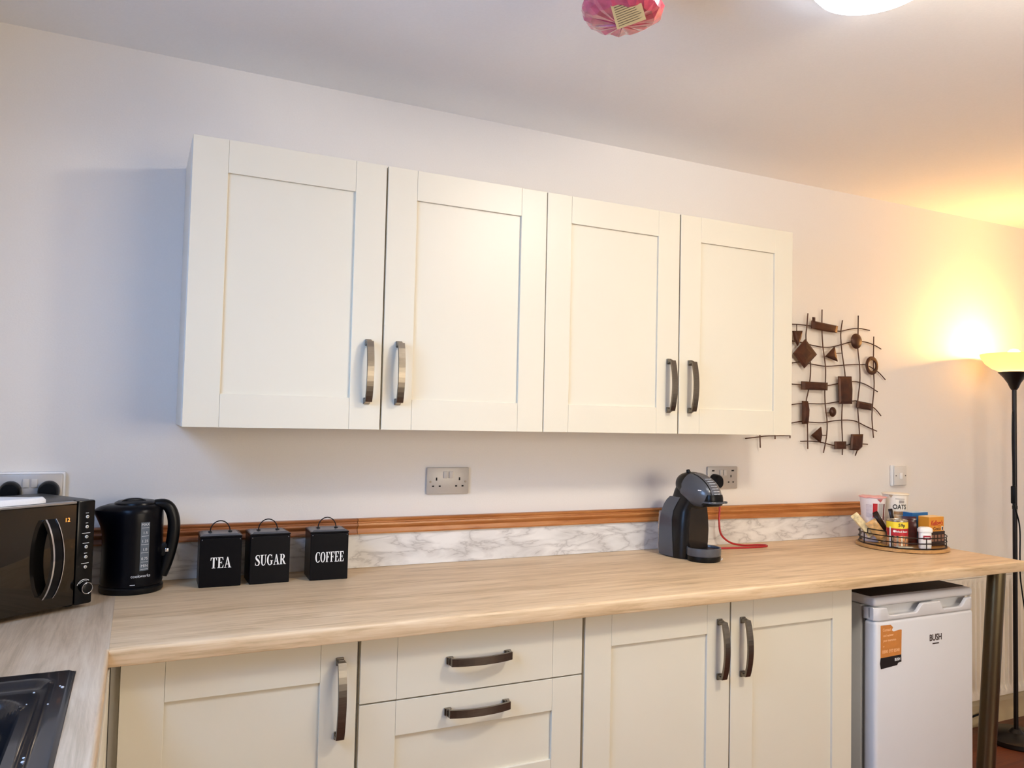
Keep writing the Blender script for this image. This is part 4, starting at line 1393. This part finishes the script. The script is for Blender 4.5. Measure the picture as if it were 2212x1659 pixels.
bm = BM(); lathe(bm, [(0.016, 0.175), (0.018, 0.20), (0.018, 0.235), (0.014, 0.245)], -0.05, -0.05, 20); obj('valve', bm, M_white, rad, True)

# ================================================================== FLOOR LAMP
LX, LY = 3.462, -0.190
fl = thing('floor_lamp', 'lit black uplighter floor lamp in front of the radiator', 'lamp', (LX, LY, 0))
M_lampm = mat('black_lamp_metal', '120c0a', 0.35, 0.3, var=0.06)
bm = BM(); lathe(bm, [(0.128, 0.0003), (0.132, 0.006), (0.130, 0.022), (0.118, 0.031), (0.03, 0.040), (0.016, 0.055)], 0, 0, 48); obj('base', bm, M_lampm, fl, True)
bm = BM(); lathe(bm, [(0.0095, 0.05), (0.0095, 1.02), (0.011, 1.021), (0.011, 1.035), (0.0095, 1.036), (0.0095, 1.56)], 0, 0, 20); obj('pole', bm, M_lampm, fl, True)
bm = BM(); lathe(bm, [(0.012, 1.555), (0.018, 1.565), (0.026, 1.585), (0.042, 1.610), (0.060, 1.630), (0.064, 1.634), (0.060, 1.636), (0.01, 1.600)], 0, 0, 36); obj('cup', bm, M_lampm, fl, True)
mb = bpy.data.materials.new('frosted_bowl')
mb.use_nodes = True
nt = mb.node_tree
nt.nodes.remove(nt.nodes['Principled BSDF'])
d1 = nt.nodes.new('ShaderNodeBsdfDiffuse'); d1.inputs[0].default_value = (0.85, 0.80, 0.68, 1)
t1 = nt.nodes.new('ShaderNodeBsdfTranslucent'); t1.inputs[0].default_value = (0.96, 0.82, 0.52, 1)
ms = nt.nodes.new('ShaderNodeMixShader'); ms.inputs[0].default_value = 0.78
nt.links.new(d1.outputs[0], ms.inputs[1]); nt.links.new(t1.outputs[0], ms.inputs[2]); nt.links.new(ms.outputs[0], nt.nodes['Material Output'].inputs[0])
bm = BM(); lathe(bm, [(0.050, 1.6365), (0.085, 1.650), (0.112, 1.672), (0.130, 1.700), (0.135, 1.716), (0.132, 1.716), (0.127, 1.701), (0.109, 1.675), (0.083, 1.653), (0.050, 1.640)], 0, 0, 48, cap=False); bowl = obj('bowl_shade', bm, mb, fl, True)
bm = BM()
lathe(bm, [(0.012, 1.612), (0.014, 1.65), (0.020, 1.668), (0.029, 1.690), (0.031, 1.706), (0.027, 1.724), (0.016, 1.736), (0.004, 1.740)], 0, 0, 24)
bulb = obj('bulb', bm, mat('lit_bulb', 'fff2d8', 0.4, emit=(1.0, 0.72, 0.38), estr=FLOOR_BULB), fl, True)
pd = bpy.data.lights.new('bulb_light', 'POINT')
pd.energy = FLOOR_LAMP
pd.color = WARM_COL
pd.shadow_soft_size = 0.034
plo = bpy.data.objects.new('bulb_light', pd)
plo.location = (0, 0, 1.712)
plo.parent = fl
COL.objects.link(plo)
bm = BM(); tube(bm, smooth_path([(-0.008, 0.0, 1.46), (-0.020, -0.004, 1.44), (-0.022, -0.004, 1.32), (-0.018, -0.004, 1.20), (-0.016, -0.004, 1.12)], 6), 0.003, 8)
tube(bm, smooth_path([(-0.012, -0.004, 1.04), (0.004, -0.012, 0.98), (0.020, -0.010, 0.92), (0.022, -0.008, 0.80), (0.030, -0.006, 0.70), (0.075, -0.004, 0.50), (0.11, 0.0, 0.30), (0.12, -0.02, 0.12), (0.125, -0.05, 0.05), (0.15, -0.06, 0.006)], 6), 0.003, 8)
obj('flex', bm, M_black, fl, True)
bm = BM(); box(bm, -0.026, -0.008, -0.014, 0.004, 1.045, 1.125, 0.005); obj('foot_switch', bm, M_black, fl, True)

# ================================================================== WALL ART
M_bronze = mat('bronzed_metal', '452413', 0.42, 0.35, var=0.4, vscale=26)
art = thing('wall_art', 'bronze metal grid wall art with geometric plates beside the wall cabinet', 'wall art', (2.5, 0, 1.55))
ART_V = [[(2.378, 1.836), (2.373, 1.786), (2.368, 1.731), (2.385, 1.67), (2.395, 1.621), (2.392, 1.563), (2.381, 1.508), (2.372, 1.475), (2.373, 1.426), (2.379, 1.377), (2.382, 1.278)], [(2.458, 1.858), (2.458, 1.775), (2.464, 1.704), (2.479, 1.621), (2.479, 1.554), (2.476, 1.512), (2.48, 1.453), (2.49, 1.391), (2.487, 1.328), (2.47, 1.262)], [(2.577, 1.822), (2.567, 1.761), (2.575, 1.685), (2.592, 1.601), (2.595, 1.541), (2.579, 1.473), (2.575, 1.392), (2.58, 1.312), (2.579, 1.253)], [(2.671, 1.849), (2.67, 1.772), (2.669, 1.708), (2.68, 1.631), (2.682, 1.566), (2.672, 1.501), (2.669, 1.458), (2.677, 1.381), (2.68, 1.33), (2.673, 1.287), (2.656, 1.251)], [(2.766, 1.765), (2.765, 1.678), (2.767, 1.6), (2.769, 1.548), (2.76, 1.469), (2.756, 1.417), (2.761, 1.365), (2.766, 1.327)], [(2.284, 1.80), (2.288, 1.70), (2.280, 1.58), (2.286, 1.46), (2.284, 1.321)], [(2.203, 1.78), (2.208, 1.66), (2.199, 1.54), (2.206, 1.42), (2.204, 1.317)], [(2.124, 1.76), (2.128, 1.62), (2.120, 1.48), (2.124, 1.35), (2.127, 1.282)]]
ART_H = [[(2.08, 1.79), (2.18, 1.78), (2.304, 1.786), (2.343, 1.787), (2.405, 1.785), (2.485, 1.777), (2.555, 1.775), (2.579, 1.777), (2.627, 1.788), (2.681, 1.795), (2.747, 1.791)], [(2.07, 1.70), (2.18, 1.715), (2.302, 1.717), (2.349, 1.714), (2.411, 1.706), (2.469, 1.702), (2.521, 1.706), (2.579, 1.72), (2.639, 1.735), (2.706, 1.74), (2.767, 1.731), (2.818, 1.714)], [(2.07, 1.62), (2.19, 1.612), (2.303, 1.628), (2.345, 1.633), (2.406, 1.628), (2.481, 1.623), (2.556, 1.629), (2.615, 1.635), (2.688, 1.64), (2.731, 1.639), (2.799, 1.613), (2.845, 1.581)], [(2.08, 1.53), (2.19, 1.545), (2.301, 1.541), (2.354, 1.54), (2.43, 1.537), (2.501, 1.543), (2.562, 1.554), (2.643, 1.565), (2.688, 1.563), (2.737, 1.551), (2.796, 1.527)], [(2.07, 1.45), (2.18, 1.44), (2.301, 1.458), (2.357, 1.464), (2.393, 1.464), (2.482, 1.466), (2.569, 1.478), (2.643, 1.482), (2.676, 1.482), (2.765, 1.461), (2.818, 1.423)], [(2.08, 1.38), (2.19, 1.368), (2.298, 1.383), (2.358, 1.391), (2.397, 1.388), (2.471, 1.387), (2.534, 1.396), (2.611, 1.401), (2.665, 1.396), (2.725, 1.376), (2.792, 1.356)], [(2.346, 1.309), (2.403, 1.31), (2.466, 1.305), (2.544, 1.292), (2.611, 1.295), (2.641, 1.3), (2.711, 1.3), (2.736, 1.299)], [(2.055, 1.318), (2.117, 1.324), (2.169, 1.329), (2.284, 1.331)]]
ART_S = [[(2.483, 1.428), (2.52, 1.429)], [(2.445, 1.334), (2.492, 1.335)], [(2.535, 1.679), (2.58, 1.683)], [(2.318, 1.785), (2.319, 1.748)]]
ART_P = [[(2.394, 1.807), (2.469, 1.801), (2.544, 1.795), (2.538, 1.765), (2.465, 1.768), (2.393, 1.774)], [(2.289, 1.757), (2.343, 1.761), (2.335, 1.728), (2.317, 1.696), (2.299, 1.722)], [(2.359, 1.728), (2.424, 1.668), (2.355, 1.608), (2.294, 1.666)], [(2.525, 1.707), (2.543, 1.645), (2.471, 1.662)], [(2.547, 1.583), (2.625, 1.586), (2.631, 1.53), (2.629, 1.469), (2.554, 1.467), (2.55, 1.527)], [(2.339, 1.554), (2.486, 1.554), (2.485, 1.522), (2.341, 1.52)], [(2.66, 1.484), (2.75, 1.474), (2.745, 1.444), (2.655, 1.454)], [(2.344, 1.474), (2.375, 1.474), (2.383, 1.442), (2.381, 1.41), (2.377, 1.381), (2.345, 1.38)], [(2.45, 1.37), (2.456, 1.337), (2.447, 1.303), (2.395, 1.334)], [(2.528, 1.31), (2.595, 1.311), (2.595, 1.278), (2.529, 1.278)], [(2.625, 1.341), (2.696, 1.342), (2.691, 1.288), (2.667, 1.273), (2.619, 1.275)],
         [(2.399, 1.822), (2.410, 1.822), (2.410, 1.800), (2.399, 1.800)]]
A0 = Vector((2.5, 0, 1.55))
for lst, y, rad_ in ((ART_V, -0.018, 0.0026), (ART_H, -0.0132, 0.0023), (ART_S, -0.016, 0.0018)):
    for l in lst:
        bm = BM(); tube(bm, smooth_path([Vector((x, y, z)) - A0 for x, z in l], 4), rad_, 6); obj('rod', bm, M_bronze, art, True)
for l in ART_P:
    n = len(l)
    cx, cz = sum(p[0] for p in l) / n, sum(p[1] for p in l) / n
    bm = BM()
    ins = lambda k, dy: [Vector((cx + (x - cx) * k, -0.021 - dy, cz + (z - cz) * k)) - A0 for x, z in l]
    loft(bm, [ins(1.0, 0), ins(1.0, 0.0035), ins(0.8, 0.0075), ins(0.4, 0.0095)])
    obj('plate', bm, M_bronze, art)
for (cx, cz), rx, rz in (((2.655, 1.738), 0.032, 0.033), ((2.517, 1.433), 0.018, 0.021)):
    bm = BM()
    rr_ = lambda k, dy: [Vector((cx + rx * k * math.cos(2 * PI * a / 24), -0.021 - dy, cz + rz * k * math.sin(2 * PI * a / 24))) - A0 for a in range(24)]
    loft(bm, [rr_(1, 0), rr_(1, 0.002), rr_(0.85, 0.007), rr_(0.5, 0.0105), rr_(0.15, 0.0115)])
    obj('disc', bm, M_bronze, art, True)
bm = BM()
rr_ = lambda k, dy: [Vector((2.749 + 0.038 * k * math.cos(2 * PI * a / 28), -0.021 - dy, 1.638 + 0.040 * k * math.sin(2 * PI * a / 28))) - A0 for a in range(28)]
loft(bm, [rr_(1, 0), rr_(1, 0.003), rr_(0.82, 0.006), rr_(0.60, 0.004), rr_(0.58, 0.0), rr_(1, 0)], cap=False)
obj('ring', bm, M_bronze, art, True)
bm = BM()
for x, z in ((2.36, 1.67), (2.60, 1.53), (2.67, 1.31)):
    tube(bm, [Vector((x, -0.0008, z)) - A0, Vector((x, -0.019, z)) - A0], 0.002, 6)
obj('wall_fixing', bm, M_bronze, art)

# ================================================================== CEILING LIGHT AND PINK POUCH
cl_ = thing('ceiling_light', 'round white flush ceiling light, lit, at the top of the room', 'lamp', (1.312, -1.213, CEIL))
bm = BM(); lathe(bm, [(0.128, -0.0005), (0.136, -0.004), (0.136, -0.022), (0.132, -0.025), (0.128, -0.023)], 0, 0, 48); obj('fitting', bm, M_white, cl_, True)
bm = BM(); lathe(bm, [(0.124, -0.0235), (0.1275, -0.032), (0.116, -0.046), (0.090, -0.056), (0.05, -0.061), (0.02, -0.063)], 0, 0, 48)
obj('diffuser', bm, mat('lit_diffuser', 'ffffff', 0.4, emit=(0.80, 0.88, 1.0), estr=CEILING_LAMP), cl_, True)
cl2 = thing('ceiling_light', 'domed white ceiling light in the middle of the room, outside the view', 'lamp', (1.52, -1.76, CEIL))
bm = BM(); lathe(bm, [(0.150, -0.0005), (0.155, -0.004), (0.155, -0.014), (0.140, -0.018)], 0, 0, 48); obj('fitting', bm, M_white, cl2, True)
bm = BM(); lathe(bm, [(0.085, -0.0185), (0.112, -0.032), (0.124, -0.055), (0.118, -0.080), (0.095, -0.102), (0.055, -0.118), (0.02, -0.122)], 0, 0, 48)
obj('diffuser', bm, mat('lit_dome', 'ffffff', 0.4, emit=(1.0, 0.89, 0.74), estr=ROOM_LAMP), cl2, True)

pp = thing('gift_pouch', 'crinkled pink cellophane pouch with a printed label hanging from the ceiling', 'pouch', (0.803, -1.0, CEIL))
bm = BM()
rnd = random.Random(3)
NS, NR = 36, 14
rings = []
for j in range(NR + 1):
    f = j / NR
    z = -0.004 - 0.153 * f
    r = 0.012 + 0.074 * (math.sin(PI * min(1, f * 0.62 + 0.0)) ** 0.9) if f < 0.8 else 0.084 * math.sqrt(max(0.0, 1 - ((f - 0.8) / 0.2) ** 2)) * 0.98 + 0.003
    rings.append([((r * (1 + rnd.uniform(-0.06, 0.05))) * math.cos(2 * PI * k / NS), (r * (1 + rnd.uniform(-0.06, 0.05))) * math.sin(2 * PI * k / NS), z + rnd.uniform(-0.003, 0.003)) for k in range(NS)])
loft(bm, rings)
mp_ = mat('pink_cellophane', 'd2566c', 0.22, var=0.25, vscale=45, coat=0.6, trans=0.15)
pb = obj('pouch', bm, mp_, pp)
# label lying on the pouch's lower front
tocam = (CAM - Vector((0.803, -1.0, CEIL - 0.13))).normalized()
lx_ = Vector((0.80, -0.42, 0.42)).normalized()
ln_ = Vector((-0.34, -0.72, -0.60)).normalized()
lx_ = (lx_ - ln_ * lx_.dot(ln_)).normalized()
ly_ = ln_.cross(lx_).normalized()
lo = Vector((0.003, -0.004, -0.118)) + ln_ * 0.062
bm = BM(); prism(bm, [(-0.030, -0.024), (0.032, -0.026), (0.030, 0.026), (-0.030, 0.026)], lo, lx_, ly_, 0.0008); lab_ = obj('paper_label', bm, mat('kraft_label', 'c9ab74', 0.6, var=0.08, vscale=60), pp)
bm = BM()
for k in range(9):
    yy = 0.017 - 0.0046 * k
    prism(bm, [(-0.025, yy), (0.027 - 0.012 * rnd.random(), yy), (0.027 - 0.012 * rnd.random(), yy + 0.0016), (-0.025, yy + 0.0016)], lo + ln_ * 0.0009, lx_, ly_, 0.0002)
obj('print_lines', bm, mat('label_ink', '6b5638', 0.6, var=0.05), lab_)
bm = BM(); tube(bm, [(0, 0, -0.0006), (0, 0, -0.012)], 0.004, 10); obj('ceiling_hook', bm, M_white, pp, True)

bpy.context.view_layer.update()
